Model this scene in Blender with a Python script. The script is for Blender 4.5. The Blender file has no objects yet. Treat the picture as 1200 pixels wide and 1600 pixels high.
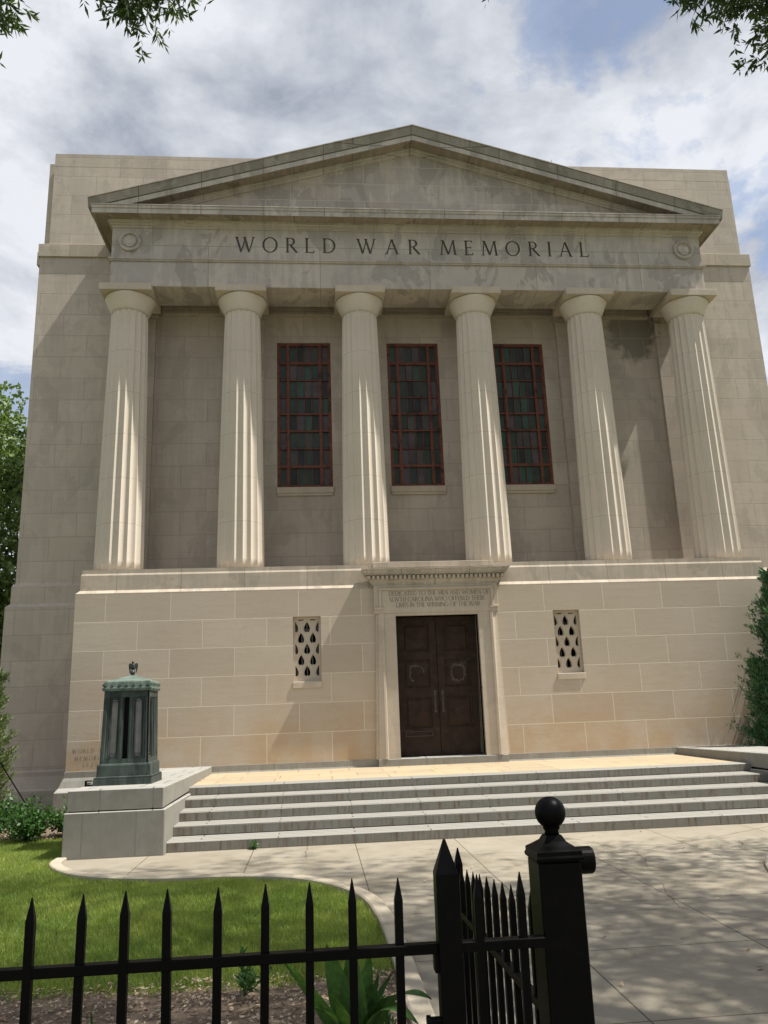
import bpy, bmesh, math, random
import numpy as np
from mathutils import Vector, Matrix
random.seed(7); RNG = np.random.default_rng(7)
S = bpy.context.scene
COL = S.collection
rad = math.radians

# ------------------------------------------------------------------ camera
PITCH, YAW, ROLL, FPX = rad(13.758), rad(5.2046), rad(-2.0465), 1250.0
CAMZ = 2.0
fwd = Vector((math.sin(YAW)*math.cos(PITCH), math.cos(YAW)*math.cos(PITCH), math.sin(PITCH)))
rt0 = Vector((math.cos(YAW), -math.sin(YAW), 0)); up0 = rt0.cross(fwd)
rt = rt0*math.cos(ROLL)+up0*math.sin(ROLL); up = up0*math.cos(ROLL)-rt0*math.sin(ROLL)
cam = bpy.data.cameras.new('camera'); camo = bpy.data.objects.new('camera', cam); COL.objects.link(camo)
cam.sensor_fit = 'VERTICAL'; cam.sensor_height = 24; cam.lens = 24*FPX/1600; cam.clip_end = 2000; cam.clip_start = .05
M = Matrix((rt, up, -fwd)).transposed().to_4x4(); M.translation = (0, 0, CAMZ); camo.matrix_world = M
S.camera = camo

# ------------------------------------------------------------------ light and sky
SUN = Vector((5.4, -.97, 10.1)).normalized()          # towards the sun
EL = math.asin(SUN.z); AZ = math.atan2(SUN.x, SUN.y)
sl = bpy.data.lights.new('sun', 'SUN'); sl.energy = 5.0; sl.angle = rad(.53); sl.color = (1, .955, .87)
so = bpy.data.objects.new('sun', sl); COL.objects.link(so); so.rotation_euler = SUN.to_track_quat('Z', 'Y').to_euler(); so.location = (20, -5, 40)
S.view_settings.view_transform = 'Standard'; S.view_settings.look = 'None'; S.view_settings.exposure = 0.7; S.view_settings.gamma = 1

class NT:
    def __init__(s, nt): s.t = nt; s.n = nt.nodes; s.l = nt.links
    def new(s, kind, **kw):
        nd = s.n.new('ShaderNode'+kind)
        for k, v in kw.items():
            if k.startswith('i_'):
                key = k[2:].replace('_', ' ')
                s.put(nd.inputs[key], v)
            else: setattr(nd, k, v)
        return nd
    def put(s, sock, v):
        if hasattr(v, 'is_linked'): s.l.new(v, sock)
        else: sock.default_value = v
    def math(s, op, a, b=None, c=None, clamp=False):
        nd = s.n.new('ShaderNodeMath'); nd.operation = op; nd.use_clamp = clamp
        s.put(nd.inputs[0], a)
        if b is not None: s.put(nd.inputs[1], b)
        if c is not None: s.put(nd.inputs[2], c)
        return nd.outputs[0]
    def vmath(s, op, a, b=None):
        nd = s.n.new('ShaderNodeVectorMath'); nd.operation = op
        s.put(nd.inputs[0], a)
        if b is not None: s.put(nd.inputs[1], b)
        return nd.outputs[0]
    def mix(s, f, a, b, mode='MIX'):
        nd = s.n.new('ShaderNodeMix'); nd.data_type = 'RGBA'; nd.blend_type = mode; nd.clamp_factor = True
        s.put(nd.inputs[0], f); s.put(nd.inputs[6], a); s.put(nd.inputs[7], b)
        return nd.outputs[2]
    def noise(s, vec, scale, detail=4, rough=.55, dist=0, w=None):
        nd = s.n.new('ShaderNodeTexNoise'); nd.inputs['Scale'].default_value = scale
        nd.inputs['Detail'].default_value = detail; nd.inputs['Roughness'].default_value = rough; nd.inputs['Distortion'].default_value = dist
        if vec is not None: s.put(nd.inputs['Vector'], vec)
        return nd.outputs[0]
    def ramp(s, f, a, b, lo=0., hi=1.):
        nd = s.n.new('ShaderNodeMapRange'); nd.clamp = True
        s.put(nd.inputs[0], f); nd.inputs[1].default_value = a; nd.inputs[2].default_value = b
        nd.inputs[3].default_value = lo; nd.inputs[4].default_value = hi
        return nd.outputs[0]
    def xyz(s, x, y, z):
        nd = s.n.new('ShaderNodeCombineXYZ'); s.put(nd.inputs[0], x); s.put(nd.inputs[1], y); s.put(nd.inputs[2], z); return nd.outputs[0]
    def sep(s, v):
        nd = s.n.new('ShaderNodeSeparateXYZ'); s.put(nd.inputs[0], v); return nd.outputs

W = bpy.data.worlds.new('World'); S.world = W; W.use_nodes = True
w = NT(W.node_tree); w.n.clear()
out = w.new('OutputWorld')
sky = w.new('TexSky', sky_type='NISHITA', sun_disc=False, sun_elevation=EL, sun_rotation=AZ, air_density=1.0, dust_density=1.2, ozone_density=2.0)
bgS = w.new('Background'); w.put(bgS.inputs[0], sky.outputs[0]); bgS.inputs[1].default_value = .10
gen = w.new('TexCoord').outputs['Generated']
gx, gy, gz = w.sep(gen)
den = w.math('ADD', w.math('MAXIMUM', gz, 0.0), .28)
pv = w.xyz(w.math('DIVIDE', gx, den), w.math('DIVIDE', gy, den), w.math('MULTIPLY', gz, .6))
pv = w.vmath('ADD', pv, (3.1, 1.7, 0.4))
n1 = w.noise(pv, 1.75, 10, .6, .3)
n2 = w.noise(w.vmath('ADD', pv, (7.3, 2.2, 1.1)), 1.7, 8, .58, .3)
n3 = w.noise(w.vmath('ADD', pv, (1.3, 9.2, 4.1)), 5.5, 6, .6, .3)
dens = w.math('ADD', n1, w.math('MULTIPLY', w.math('SUBTRACT', n3, .5), .24))
cov = w.ramp(dens, .435, .485, .45, 1)
shade = w.ramp(w.math('ADD', n2, w.math('MULTIPLY', w.math('SUBTRACT', n3, .5), .34)), .37, .56)
ccol = w.mix(shade, (.42, .46, .54, 1), (1.0, 1.02, 1.06, 1))
bgC = w.new('Background'); w.put(bgC.inputs[0], ccol); bgC.inputs[1].default_value = .545
mx = w.new('MixShader'); w.put(mx.inputs[0], w.math('MULTIPLY', cov, .93)); w.l.new(bgS.outputs[0], mx.inputs[1]); w.l.new(bgC.outputs[0], mx.inputs[2])
w.l.new(mx.outputs[0], out.inputs[0])

# ------------------------------------------------------------------ helpers: objects
def link(o, parent=None):
    COL.objects.link(o)
    if parent is not None: o.parent = parent
    return o
def tag(o, label=None, cat=None, group=None, kind=None):
    if label: o['label'] = label
    if cat: o['category'] = cat
    if group: o['group'] = group
    if kind: o['kind'] = kind
    return o
def empty(name, loc=(0, 0, 0), label=None, cat=None, group=None, rz=0):
    o = bpy.data.objects.new(name, None); o.location = loc; o.rotation_euler = (0, 0, rz); o.empty_display_size = .2
    COL.objects.link(o); return tag(o, label, cat, group)
def obj(name, bm, mat, parent=None, smooth=False, bevel=0, mats=None, recalc=True):
    me = bpy.data.meshes.new(name)
    if recalc: bmesh.ops.recalc_face_normals(bm, faces=bm.faces)
    if bevel:
        eds = [e for e in bm.edges if len(e.link_faces) == 2 and e.calc_face_angle(0) > .6]
        bmesh.ops.bevel(bm, geom=eds, offset=bevel, segments=1, affect='EDGES', clamp_overlap=True)
    if smooth:
        for f in bm.faces: f.smooth = True
    bm.to_mesh(me); bm.free()
    for m in (mats or [mat]): me.materials.append(m)
    o = bpy.data.objects.new(name, me); link(o, parent)
    if parent is not None: o.matrix_parent_inverse = Matrix.Identity(4)
    return o
def BM(): return bmesh.new()
def box(bm, x0, x1, y0, y1, z0, z1, mi=0):
    v = [bm.verts.new(p) for p in ((x0,y0,z0),(x1,y0,z0),(x1,y1,z0),(x0,y1,z0),(x0,y0,z1),(x1,y0,z1),(x1,y1,z1),(x0,y1,z1))]
    for q in ((0,3,2,1),(4,5,6,7),(0,1,5,4),(1,2,6,5),(2,3,7,6),(3,0,4,7)):
        f = bm.faces.new([v[i] for i in q]); f.material_index = mi
    return v
def prism(bm, pts, off):          # closed polygon (3D pts) extruded by vector
    a = [bm.verts.new(p) for p in pts]; b = [bm.verts.new(Vector(p)+Vector(off)) for p in pts]
    n = len(pts); bm.faces.new(a[::-1]); bm.faces.new(b)
    for i in range(n): bm.faces.new((a[i], a[(i+1) % n], b[(i+1) % n], b[i]))
def loft(bm, rings, close=True, caps=True):
    R = [[bm.verts.new(p) for p in r] for r in rings]
    n = len(R[0])
    for a, b in zip(R, R[1:]):
        for i in range(n if close else n-1):
            bm.faces.new((a[i], a[(i+1) % n], b[(i+1) % n], b[i]))
    if caps: bm.faces.new(R[0][::-1]); bm.faces.new(R[-1])
    return R
def lathe(bm, prof, c=(0, 0, 0), n=32):
    rings = [[(c[0]+r*math.cos(2*math.pi*i/n), c[1]+r*math.sin(2*math.pi*i/n), c[2]+z) for i in range(n)] for r, z in prof]
    loft(bm, rings)
def tube(bm, pts, r0, r1=None, n=7):
    r1 = r0 if r1 is None else r1
    rings = []
    for i, p in enumerate(pts):
        p = Vector(p); a = Vector(pts[max(i-1, 0)]); b = Vector(pts[min(i+1, len(pts)-1)])
        d = (b-a).normalized(); u = d.cross(Vector((0, 0, 1)))
        if u.length < 1e-3: u = d.cross(Vector((0, 1, 0)))
        u.normalize(); v = d.cross(u)
        r = r0+(r1-r0)*i/(len(pts)-1)
        rings.append([p+u*r*math.cos(2*math.pi*k/n)+v*r*math.sin(2*math.pi*k/n) for k in range(n)])
    loft(bm, rings)
def sweepU(bm, prof, half, yf, yb, xc):
    # profile (outward offset, z) carried round the three free sides of a block
    def ring(fx): return [fx(o, z) for o, z in prof]
    rings = [ring(lambda o, z: (xc-half-o, yb, z)), ring(lambda o, z: (xc-half-o, yf-o, z)),
             ring(lambda o, z: (xc+half+o, yf-o, z)), ring(lambda o, z: (xc+half+o, yb, z))]
    loft(bm, rings, close=True, caps=True)
def wall_holes(bm, x0, x1, z0, z1, y, holes, depth, yback=None):
    # front sheet at y with rectangular openings and their reveals
    xs = sorted({x0, x1, *[h[0] for h in holes], *[h[1] for h in holes]}); zs = sorted({z0, z1, *[h[2] for h in holes], *[h[3] for h in holes]})
    def q(*p): bm.faces.new([bm.verts.new(v) for v in p])
    for a, b in zip(xs, xs[1:]):
        for c, d in zip(zs, zs[1:]):
            mx_, mz_ = (a+b)/2, (c+d)/2
            if any(h[0] < mx_ < h[1] and h[2] < mz_ < h[3] for h in holes): continue
            q((a, y, c), (b, y, c), (b, y, d), (a, y, d))
    for h in holes:
        a, b, c, d = h
        q((a, y, c), (a, y, d), (a, y+depth, d), (a, y+depth, c)); q((b, y, c), (b, y+depth, c), (b, y+depth, d), (b, y, d))
        q((a, y, d), (b, y, d), (b, y+depth, d), (a, y+depth, d)); q((a, y, c), (a, y+depth, c), (b, y+depth, c), (b, y, c))
    if yback is not None:
        q((x0, y, z0), (x0, yback, z0), (x0, yback, z1), (x0, y, z1)); q((x1, y, z0), (x1, y, z1), (x1, yback, z1), (x1, yback, z0))
        q((x0, y, z1), (x0, yback, z1), (x1, yback, z1), (x1, y, z1))

# ------------------------------------------------------------------ materials
def mat(name, rough=.8, spec=.3):
    m = bpy.data.materials.new(name); m.use_nodes = True
    t = NT(m.node_tree); b = t.n['Principled BSDF']; b.inputs['Roughness'].default_value = rough; b.inputs['Specular IOR Level'].default_value = spec
    return m, t, b
def uvw(t):
    g = t.new('NewGeometry'); p = g.outputs['Position']; nx, ny, nz = t.sep(g.outputs['Normal']); x, y, z = t.sep(p)
    side = t.math('GREATER_THAN', t.math('ABSOLUTE', nx), .7); flat = t.math('GREATER_THAN', t.math('ABSOLUTE', nz), .7)
    u = t.math('ADD', t.math('MULTIPLY', y, side), t.math('MULTIPLY', x, t.math('SUBTRACT', 1.0, side)))
    v = t.math('ADD', t.math('MULTIPLY', y, flat), t.math('MULTIPLY', z, t.math('SUBTRACT', 1.0, flat)))
    return p, u, v, x, y, z
def stone(name, base, var, bw=1.46, bh=.648, u0=0., v0=0., mortar=(.50, .45, .36), msize=.0095, grime=0., grimecol=(.19, .18, .16), warm=0., joints=True, streak=.25, offset=.5, damp=False):
    m, t, b = mat(name, .86, .2)
    p, u, v, x, y, z = uvw(t)
    wob = t.noise(p, 1.3, 2)
    vec = t.xyz(t.math('ADD', u, u0+40*bw), t.math('ADD', v, 40*bh-v0), 0.0)
    if joints:
        br = t.new('TexBrick', offset=offset, offset_frequency=2, squash=1.0)
        t.put(br.inputs['Vector'], vec); br.inputs['Scale'].default_value = 1; br.inputs['Brick Width'].default_value = bw; br.inputs['Row Height'].default_value = bh
        br.inputs['Mortar Size'].default_value = msize; br.inputs['Mortar Smooth'].default_value = .25; br.inputs['Bias'].default_value = 0
        br.inputs['Color1'].default_value = (*base, 1); br.inputs['Color2'].default_value = (*var, 1); br.inputs['Mortar'].default_value = (*base, 1)
        col = br.outputs['Color']; fac = br.outputs['Fac']
    else: col = None; fac = None
    big = t.noise(p, .55, 5, .6); grain = t.noise(p, 34, 4, .6)
    veins = t.noise(t.xyz(t.math('MULTIPLY', u, 1.1), t.math('MULTIPLY', v, 7.0), 3.0), 1.6, 6, .62, .6)
    drip = t.noise(t.xyz(t.math('MULTIPLY', u, 5.0), t.math('MULTIPLY', v, .45), 1.0), 1.5, 4, .6)
    c = col if joints else (*base, 1)
    c = t.mix(t.ramp(big, .38, .7, 0, .4), c, (var[0]*.93, var[1]*.90, var[2]*.86, 1))
    c = t.mix(t.ramp(veins, .52, .72, 0, streak), c, (base[0]*.66, base[1]*.62, base[2]*.56, 1))
    c = t.mix(t.ramp(grain, .3, .8, 0, .22), c, (base[0]*.6, base[1]*.57, base[2]*.52, 1))
    if warm:
        c = t.mix(t.math('MULTIPLY', t.ramp(z, .6, 3.2, warm, .0), t.ramp(t.noise(p, 1.1, 4, .6), .35, .65)), c, (.42, .27, .125, 1))
    if grime:
        g1 = t.noise(p, .75, 7, .6, .5); g2 = t.noise(t.xyz(t.math('MULTIPLY', u, 1.6), t.math('MULTIPLY', v, .9), y), .85, 7, .58, .5)
        edge = t.ramp(t.math('ADD', t.math('MULTIPLY', g1, .6), t.math('MULTIPLY', drip, .4)), .46, .54, 0, grime)
        c = t.mix(edge, c, (*grimecol, 1))
        c = t.mix(t.ramp(g2, .545, .56, 0, grime*.8), c, (grimecol[0]*.72, grimecol[1]*.71, grimecol[2]*.69, 1))
        c = t.mix(t.ramp(t.noise(p, 1.7, 5, .6, 1.5), .60, .63, 0, grime*.5), c, (.40, .39, .355, 1))
    if damp:      # a damp stain with its own outline high on the wall of the right hand bay
        dx = t.math('DIVIDE', t.math('SUBTRACT', x, 9.35), .75); dz = t.math('DIVIDE', t.math('SUBTRACT', z, 12.45), .95)
        rr = t.math('SQRT', t.math('ADD', t.math('MULTIPLY', dx, dx), t.math('MULTIPLY', dz, dz)))
        rr = t.math('ADD', rr, t.math('MULTIPLY', t.math('SUBTRACT', t.noise(p, 2.2, 5, .6, .6), .5), 1.6))
        c = t.mix(t.ramp(rr, .75, 1.05, .72, 0), c, (.12, .115, .095, 1))
    if joints: c = t.mix(t.math('MULTIPLY', fac, .95), c, (*mortar, 1))
    t.put(b.inputs['Base Color'], c)
    h = t.math('ADD', t.math('MULTIPLY', grain, .25), t.math('MULTIPLY', veins, .35))
    if joints: h = t.math('SUBTRACT', h, t.math('MULTIPLY', fac, 1.2))
    bp = t.new('Bump', i_Strength=.4, i_Distance=.014); t.put(bp.inputs['Height'], h); t.l.new(bp.outputs[0], b.inputs['Normal'])
    return m
LB = (.515, .445, .36); LV = (.44, .375, .30)
M_POD = stone('podium_limestone', LB, LV, 1.46, .648, u0=.37, v0=.88, warm=.6, mortar=(.60, .54, .43))
M_WALL = stone('wall_limestone', (.52, .455, .385), (.455, .395, .335), 1.32, .63, u0=.2, v0=7.84, mortar=(.34, .295, .245), grime=.16, damp=True)
M_CAP = stone('coping_limestone', LB, LV, 1.46, 3.0, u0=.9, v0=4.0, mortar=(.27, .24, .19), grime=.25)
M_ENT = stone('weathered_limestone', (.52, .46, .405), (.455, .405, .355), 2.95, 3.2, u0=1.2, v0=10.9, mortar=(.25, .23, .19), grime=.62, grimecol=(.33, .30, .275))
M_TYMP = stone('tympanum_limestone', (.52, .46, .40), (.41, .355, .305), 1.35, .55, u0=.5, v0=15.03, mortar=(.46, .42, .34), grime=.5, grimecol=(.28, .255, .23))
M_CORN = stone('cornice_limestone', (.52, .47, .415), (.45, .41, .36), 1.62, 4.0, u0=.4, v0=13.0, mortar=(.12, .11, .09), grime=.5, grimecol=(.28, .255, .22))
M_SIMA = stone('dark_weathered_limestone', (.33, .30, .265), (.27, .245, .215), 1.62, 4.0, u0=.4, v0=13.0, mortar=(.08, .07, .06), grime=.6, grimecol=(.22, .20, .175))
M_SOFF = stone('shaded_stained_soffit_limestone', (.36, .30, .245), (.29, .24, .195), 1.62, 4.0, u0=.4, v0=13.0, mortar=(.10, .09, .07), grime=.75, grimecol=(.22, .18, .145))
M_PLAIN = stone('smooth_limestone', LB, LV, joints=False, grime=.12)
def column_stone():
    m = stone('column_limestone', (.60, .535, .455), (.55, .49, .415), joints=False, grime=.04, streak=.08)
    t = NT(m.node_tree); b = t.n['Principled BSDF']
    src = b.inputs['Base Color'].links[0].from_socket
    z = t.sep(t.new('NewGeometry').outputs['Position'])[2]
    fr = t.math('FRACT', t.math('DIVIDE', t.math('SUBTRACT', z, 6.55-11.4+.007), 1.14))
    jn = t.math('LESS_THAN', fr, .0105)
    t.put(b.inputs['Base Color'], t.mix(t.math('MULTIPLY', jn, .45), src, (.22, .19, .15, 1)))
    return m
M_COL = column_stone()
def granite(name, base, bw, bh, u0, v0, rust=.5, offset=.5, mcol=(.055, .05, .042)):
    m, t, b = mat(name, .78, .3)
    p, u, v, x, y, z = uvw(t)
    nz = t.sep(t.new('NewGeometry').outputs['Normal'])[2]
    br = t.new('TexBrick', offset=offset, offset_frequency=2)
    t.put(br.inputs['Vector'], t.xyz(t.math('ADD', u, u0+40*bw), t.math('ADD', v, 40*bh-v0), 0.0))
    br.inputs['Scale'].default_value = 1; br.inputs['Brick Width'].default_value = bw; br.inputs['Row Height'].default_value = bh
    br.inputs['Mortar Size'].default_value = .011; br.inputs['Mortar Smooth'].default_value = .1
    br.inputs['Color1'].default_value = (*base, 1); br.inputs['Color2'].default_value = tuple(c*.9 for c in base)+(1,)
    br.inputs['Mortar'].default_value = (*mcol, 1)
    speck = t.noise(p, 90, 3, .7); blot = t.noise(p, 2.1, 5, .6)
    c = t.mix(t.ramp(speck, .35, .75, 0, .55), br.outputs['Color'], tuple(k*.5 for k in base)+(1,))
    c = t.mix(t.ramp(blot, .42, .7, 0, .35), c, (base[0]*.72, base[1]*.70, base[2]*.64, 1))
    if rust:
        dirt_shade = t.math('MULTIPLY', t.math('LESS_THAN', t.math('ABSOLUTE', nz), .5), t.ramp(t.noise(p, 5, 5, .65), .3, .6, .6, .95))  # upright faces darkened all over: riser shade painted in, plus patchy dirt
        c = t.mix(dirt_shade, c, (base[0]*.55, base[1]*.54, base[2]*.50, 1))
        dr = t.noise(t.xyz(t.math('MULTIPLY', u, 11.0), t.math('MULTIPLY', v, 1.1), 0.0), 1.4, 5, .65)
        vert = t.math('LESS_THAN', t.math('ABSOLUTE', nz), .5)
        c = t.mix(t.math('MULTIPLY', t.ramp(dr, .50, .64, 0, rust), vert), c, (.13, .095, .06, 1))
    t.put(b.inputs['Base Color'], c)
    bp = t.new('Bump', i_Strength=.4, i_Distance=.006); t.put(bp.inputs['Height'], t.math('SUBTRACT', speck, t.math('MULTIPLY', br.outputs['Fac'], 1.5))); t.l.new(bp.outputs[0], b.inputs['Normal'])
    return m
M_STEP = granite('step_granite', (.33, .32, .29), 2.35, .147, .6, .0, .9)  # row joints at the riser feet double as painted nosing shadow and dirt
M_PED = granite('pedestal_granite', (.37, .36, .33), .78, .655, .116, .0, .1, offset=.3)
M_PLINTH = granite('plinth_granite', (.42, .41, .38), 1.7, .9, .1, .0, .2)

def paving():
    m, t, b = mat('flagstone_paving', .85, .2)
    p, u, v, x, y, z = uvw(t)
    br = t.new('TexBrick', offset=.37, offset_frequency=2, squash=.7, squash_frequency=3)
    t.put(br.inputs['Vector'], t.xyz(t.math('ADD', x, 40.0), t.math('ADD', y, 20.1), 0.0)); br.inputs['Scale'].default_value = 1
    br.inputs['Brick Width'].default_value = 1.1; br.inputs['Row Height'].default_value = .72; br.inputs['Mortar Size'].default_value = .012
    br.inputs['Color1'].default_value = (.40, .325, .215, 1); br.inputs['Color2'].default_value = (.35, .285, .195, 1); br.inputs['Mortar'].default_value = (.25, .18, .10, 1)
    n = t.noise(p, 1.4, 6, .6); n2 = t.noise(p, 6, 4, .6)
    c = t.mix(t.ramp(n, .5, .66, 0, .7), br.outputs['Color'], (.42, .33, .21, 1))
    c = t.mix(t.ramp(n2, .55, .75, 0, .5), c, (.34, .22, .09, 1))
    t.put(b.inputs['Base Color'], c)
    return m
M_PAVE = paving()
def concrete(name, base, joints=True, dark=.5):
    m, t, b = mat(name, .9, .2)
    p, u, v, x, y, z = uvw(t)
    n = t.noise(p, .8, 7, .62, .4); n2 = t.noise(p, 3.1, 6, .65); gr = t.noise(p, 120, 2, .6); sp = t.noise(p, 9, 4, .6)
    c = t.mix(t.ramp(n, .38, .66, 0, dark), (*base, 1), (base[0]*.62, base[1]*.58, base[2]*.50, 1))
    c = t.mix(t.ramp(n2, .5, .68, 0, .42), c, (base[0]*.66, base[1]*.61, base[2]*.54, 1))
    c = t.mix(t.ramp(gr, .35, .75, 0, .35), c, (base[0]*.62, base[1]*.6, base[2]*.56, 1))
    c = t.mix(t.ramp(sp, .66, .72, 0, .45), c, (base[0]*.45, base[1]*.42, base[2]*.36, 1))
    h = gr
    if joints:
        def ln(co, off, per, wd):
            f = t.math('FRACT', t.math('DIVIDE', t.math('SUBTRACT', co, off-60*per-wd/2), per)); return t.math('LESS_THAN', f, wd/per)
        j = t.math('MAXIMUM', ln(x, 2.10, 1.53, .014), ln(y, 5.58, 1.525, .014))
        c = t.mix(t.math('MULTIPLY', j, .85), c, (.07, .06, .045, 1))
        wp = t.vmath('ADD', p, t.vmath('MULTIPLY', t.vmath('SUBTRACT', t.new('TexNoise', i_Scale=2.3, i_Detail=9, i_Roughness=.62).outputs[1], (.5, .5, .5)), (1.7, 1.7, 0)))
        vo = t.new('TexVoronoi', feature='DISTANCE_TO_EDGE', i_Scale=.21); t.put(vo.inputs['Vector'], wp)
        ck = t.math('MULTIPLY', t.math('LESS_THAN', vo.outputs['Distance'], .0013), t.ramp(t.noise(p, .5, 2), .47, .53))
        c = t.mix(t.math('MULTIPLY', ck, .7), c, (.09, .075, .055, 1))
    t.put(b.inputs['Base Color'], c)
    bp = t.new('Bump', i_Strength=.3, i_Distance=.004); t.put(bp.inputs['Height'], h); t.l.new(bp.outputs[0], b.inputs['Normal'])
    return m
M_CONC = concrete('path_concrete', (.30, .27, .215))
M_CURB = concrete('kerb_concrete', (.43, .38, .30), joints=False, dark=.35)

def noisy(name, c1, c2, scale=8, rough=.8, spec=.3, metal=0., lo=.4, hi=.65, c3=None, s3=2.5, lo3=.55, hi3=.66, bump=0., stretch=0):
    m, t, b = mat(name, rough, spec); b.inputs['Metallic'].default_value = metal
    p = t.new('NewGeometry').outputs['Position']
    if stretch: p = t.vmath('MULTIPLY', p, (1, 1, stretch))
    n = t.noise(p, scale, 5, .6)
    c = t.mix(t.ramp(n, lo, hi), (*c1, 1), (*c2, 1))
    if c3: c = t.mix(t.ramp(t.noise(p, s3, 5, .62, .6), lo3, hi3), c, (*c3, 1))
    t.put(b.inputs['Base Color'], c)
    if bump:
        bp = t.new('Bump', i_Strength=.4, i_Distance=bump); t.put(bp.inputs['Height'], n); t.l.new(bp.outputs[0], b.inputs['Normal'])
    return m
M_CARVE = noisy('carved_letter_dark', (.20, .185, .155), (.14, .13, .11), 20)  # darker tone for the cut faces of the frieze letters
M_INSC = noisy('inscription_patina', (.20, .17, .125), (.16, .135, .10), 20)
M_DOOR = noisy('aged_bronze_door', (.036, .022, .015), (.022, .014, .010), 5, .6, .15, .0, c3=(.05, .042, .036), s3=3.5, lo3=.58, hi3=.75)
M_DOORMARK = noisy('worn_bronze', (.065, .055, .045), (.035, .027, .02), 30, .6, .4)
M_PATINA = noisy('green_patina', (.05, .075, .06), (.09, .12, .10), 12, .7)
M_VERD = noisy('verdigris_bronze', (.034, .044, .038), (.058, .077, .066), 7, .6, .3, .0, c3=(.022, .03, .027), s3=9, lo3=.5, hi3=.62, stretch=.22)
M_VERDL = noisy('pale_verdigris', (.15, .19, .16), (.09, .125, .105), 9, .6, .3, .0, c3=(.07, .11, .09), s3=9, stretch=.35)
M_EAGLE = noisy('dark_bronze', (.02, .024, .022), (.035, .045, .04), 14, .45, .5)
M_DARK = noisy('dark_interior', (.008, .008, .008), (.012, .011, .01), 5, .9, .1)
M_FROST = noisy('smoky_glass', (.13, .122, .115), (.19, .18, .17), 3, .25, .5)
M_RED = noisy('oxide_red_frame', (.17, .058, .036), (.11, .04, .027), 9, .6, .3, c3=(.05, .018, .014), s3=3)
M_IRON = noisy('black_iron_paint', (.0016, .0018, .002), (.0024, .0024, .0025), 16, .40, .07, c3=(.007, .005, .0035), s3=30, lo3=.6, hi3=.75, bump=.0006)
GLASS = []
for i, c in enumerate(((.048, .072, .06), (.05, .105, .082), (.10, .092, .095), (.078, .078, .076), (.036, .044, .04))):
    g = noisy('stained_glass_%s' % ('deep green', 'green', 'mauve', 'smoke', 'dark olive')[i].replace(' ', '_'), c, tuple(k*.7 for k in c), 3, .34, .18); GLASS.append(g)
M_BARK = noisy('bark', (.10, .08, .06), (.055, .045, .035), 9, .9, .1, bump=.01)
def leafmat(name, c1, c2, trans=.25, scale=1.2):
    m, t, b = mat(name, .5, .35)
    p = t.new('NewGeometry').outputs['Position']
    n = t.noise(p, scale, 3, .6); n2 = t.noise(p, 35, 1, .5)
    c = t.mix(t.ramp(n, .35, .65), (*c1, 1), (*c2, 1)); c = t.mix(t.ramp(n2, .4, .7, 0, .5), c, tuple(k*1.5 for k in c2)+(1,))
    t.put(b.inputs['Base Color'], c)
    tr = t.new('BsdfTranslucent'); t.put(tr.inputs[0], t.mix(1.0, c, (1.3, 1.5, .6, 1), 'MULTIPLY'))
    ms = t.new('MixShader'); ms.inputs[0].default_value = trans; t.l.new(b.outputs[0], ms.inputs[1]); t.l.new(tr.outputs[0], ms.inputs[2])
    t.l.new(ms.outputs[0], t.n['Material Output'].inputs[0])
    return m
M_OAK = leafmat('oak_leaves', (.030, .055, .018), (.055, .09, .028))
M_FAR = leafmat('tree_leaves', (.085, .14, .045), (.16, .215, .07))
M_JUN = leafmat('juniper_needles', (.028, .08, .034), (.065, .14, .055), .15)
M_JUNL = leafmat('pale_juniper_needles', (.08, .11, .05), (.15, .185, .08), .2)
M_SHRUB = leafmat('shrub_leaves', (.035, .085, .022), (.07, .15, .04))
M_STRAP = leafmat('strap_leaves', (.030, .075, .018), (.06, .13, .028), .2, 5)
M_GRASS = leafmat('grass_blades', (.15, .215, .05), (.255, .295, .08), .4, .9)
M_SOIL = noisy('lawn_soil', (.085, .12, .03), (.12, .145, .042), 6, .95, .1, c3=(.075, .065, .035), s3=2)
M_MULCH = noisy('mulch', (.13, .098, .072), (.18, .14, .105), 26, .95, .1, c3=(.07, .052, .037), s3=6, bump=.002)
M_LITTER = [noisy('dry_leaf_tan', (.40, .30, .20), (.28, .20, .13), 30, .8), noisy('dry_leaf_brown', (.16, .105, .07), (.20, .14, .09), 30, .8), noisy('dry_leaf_grey', (.34, .29, .22), (.25, .21, .165), 30, .8)]

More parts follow.
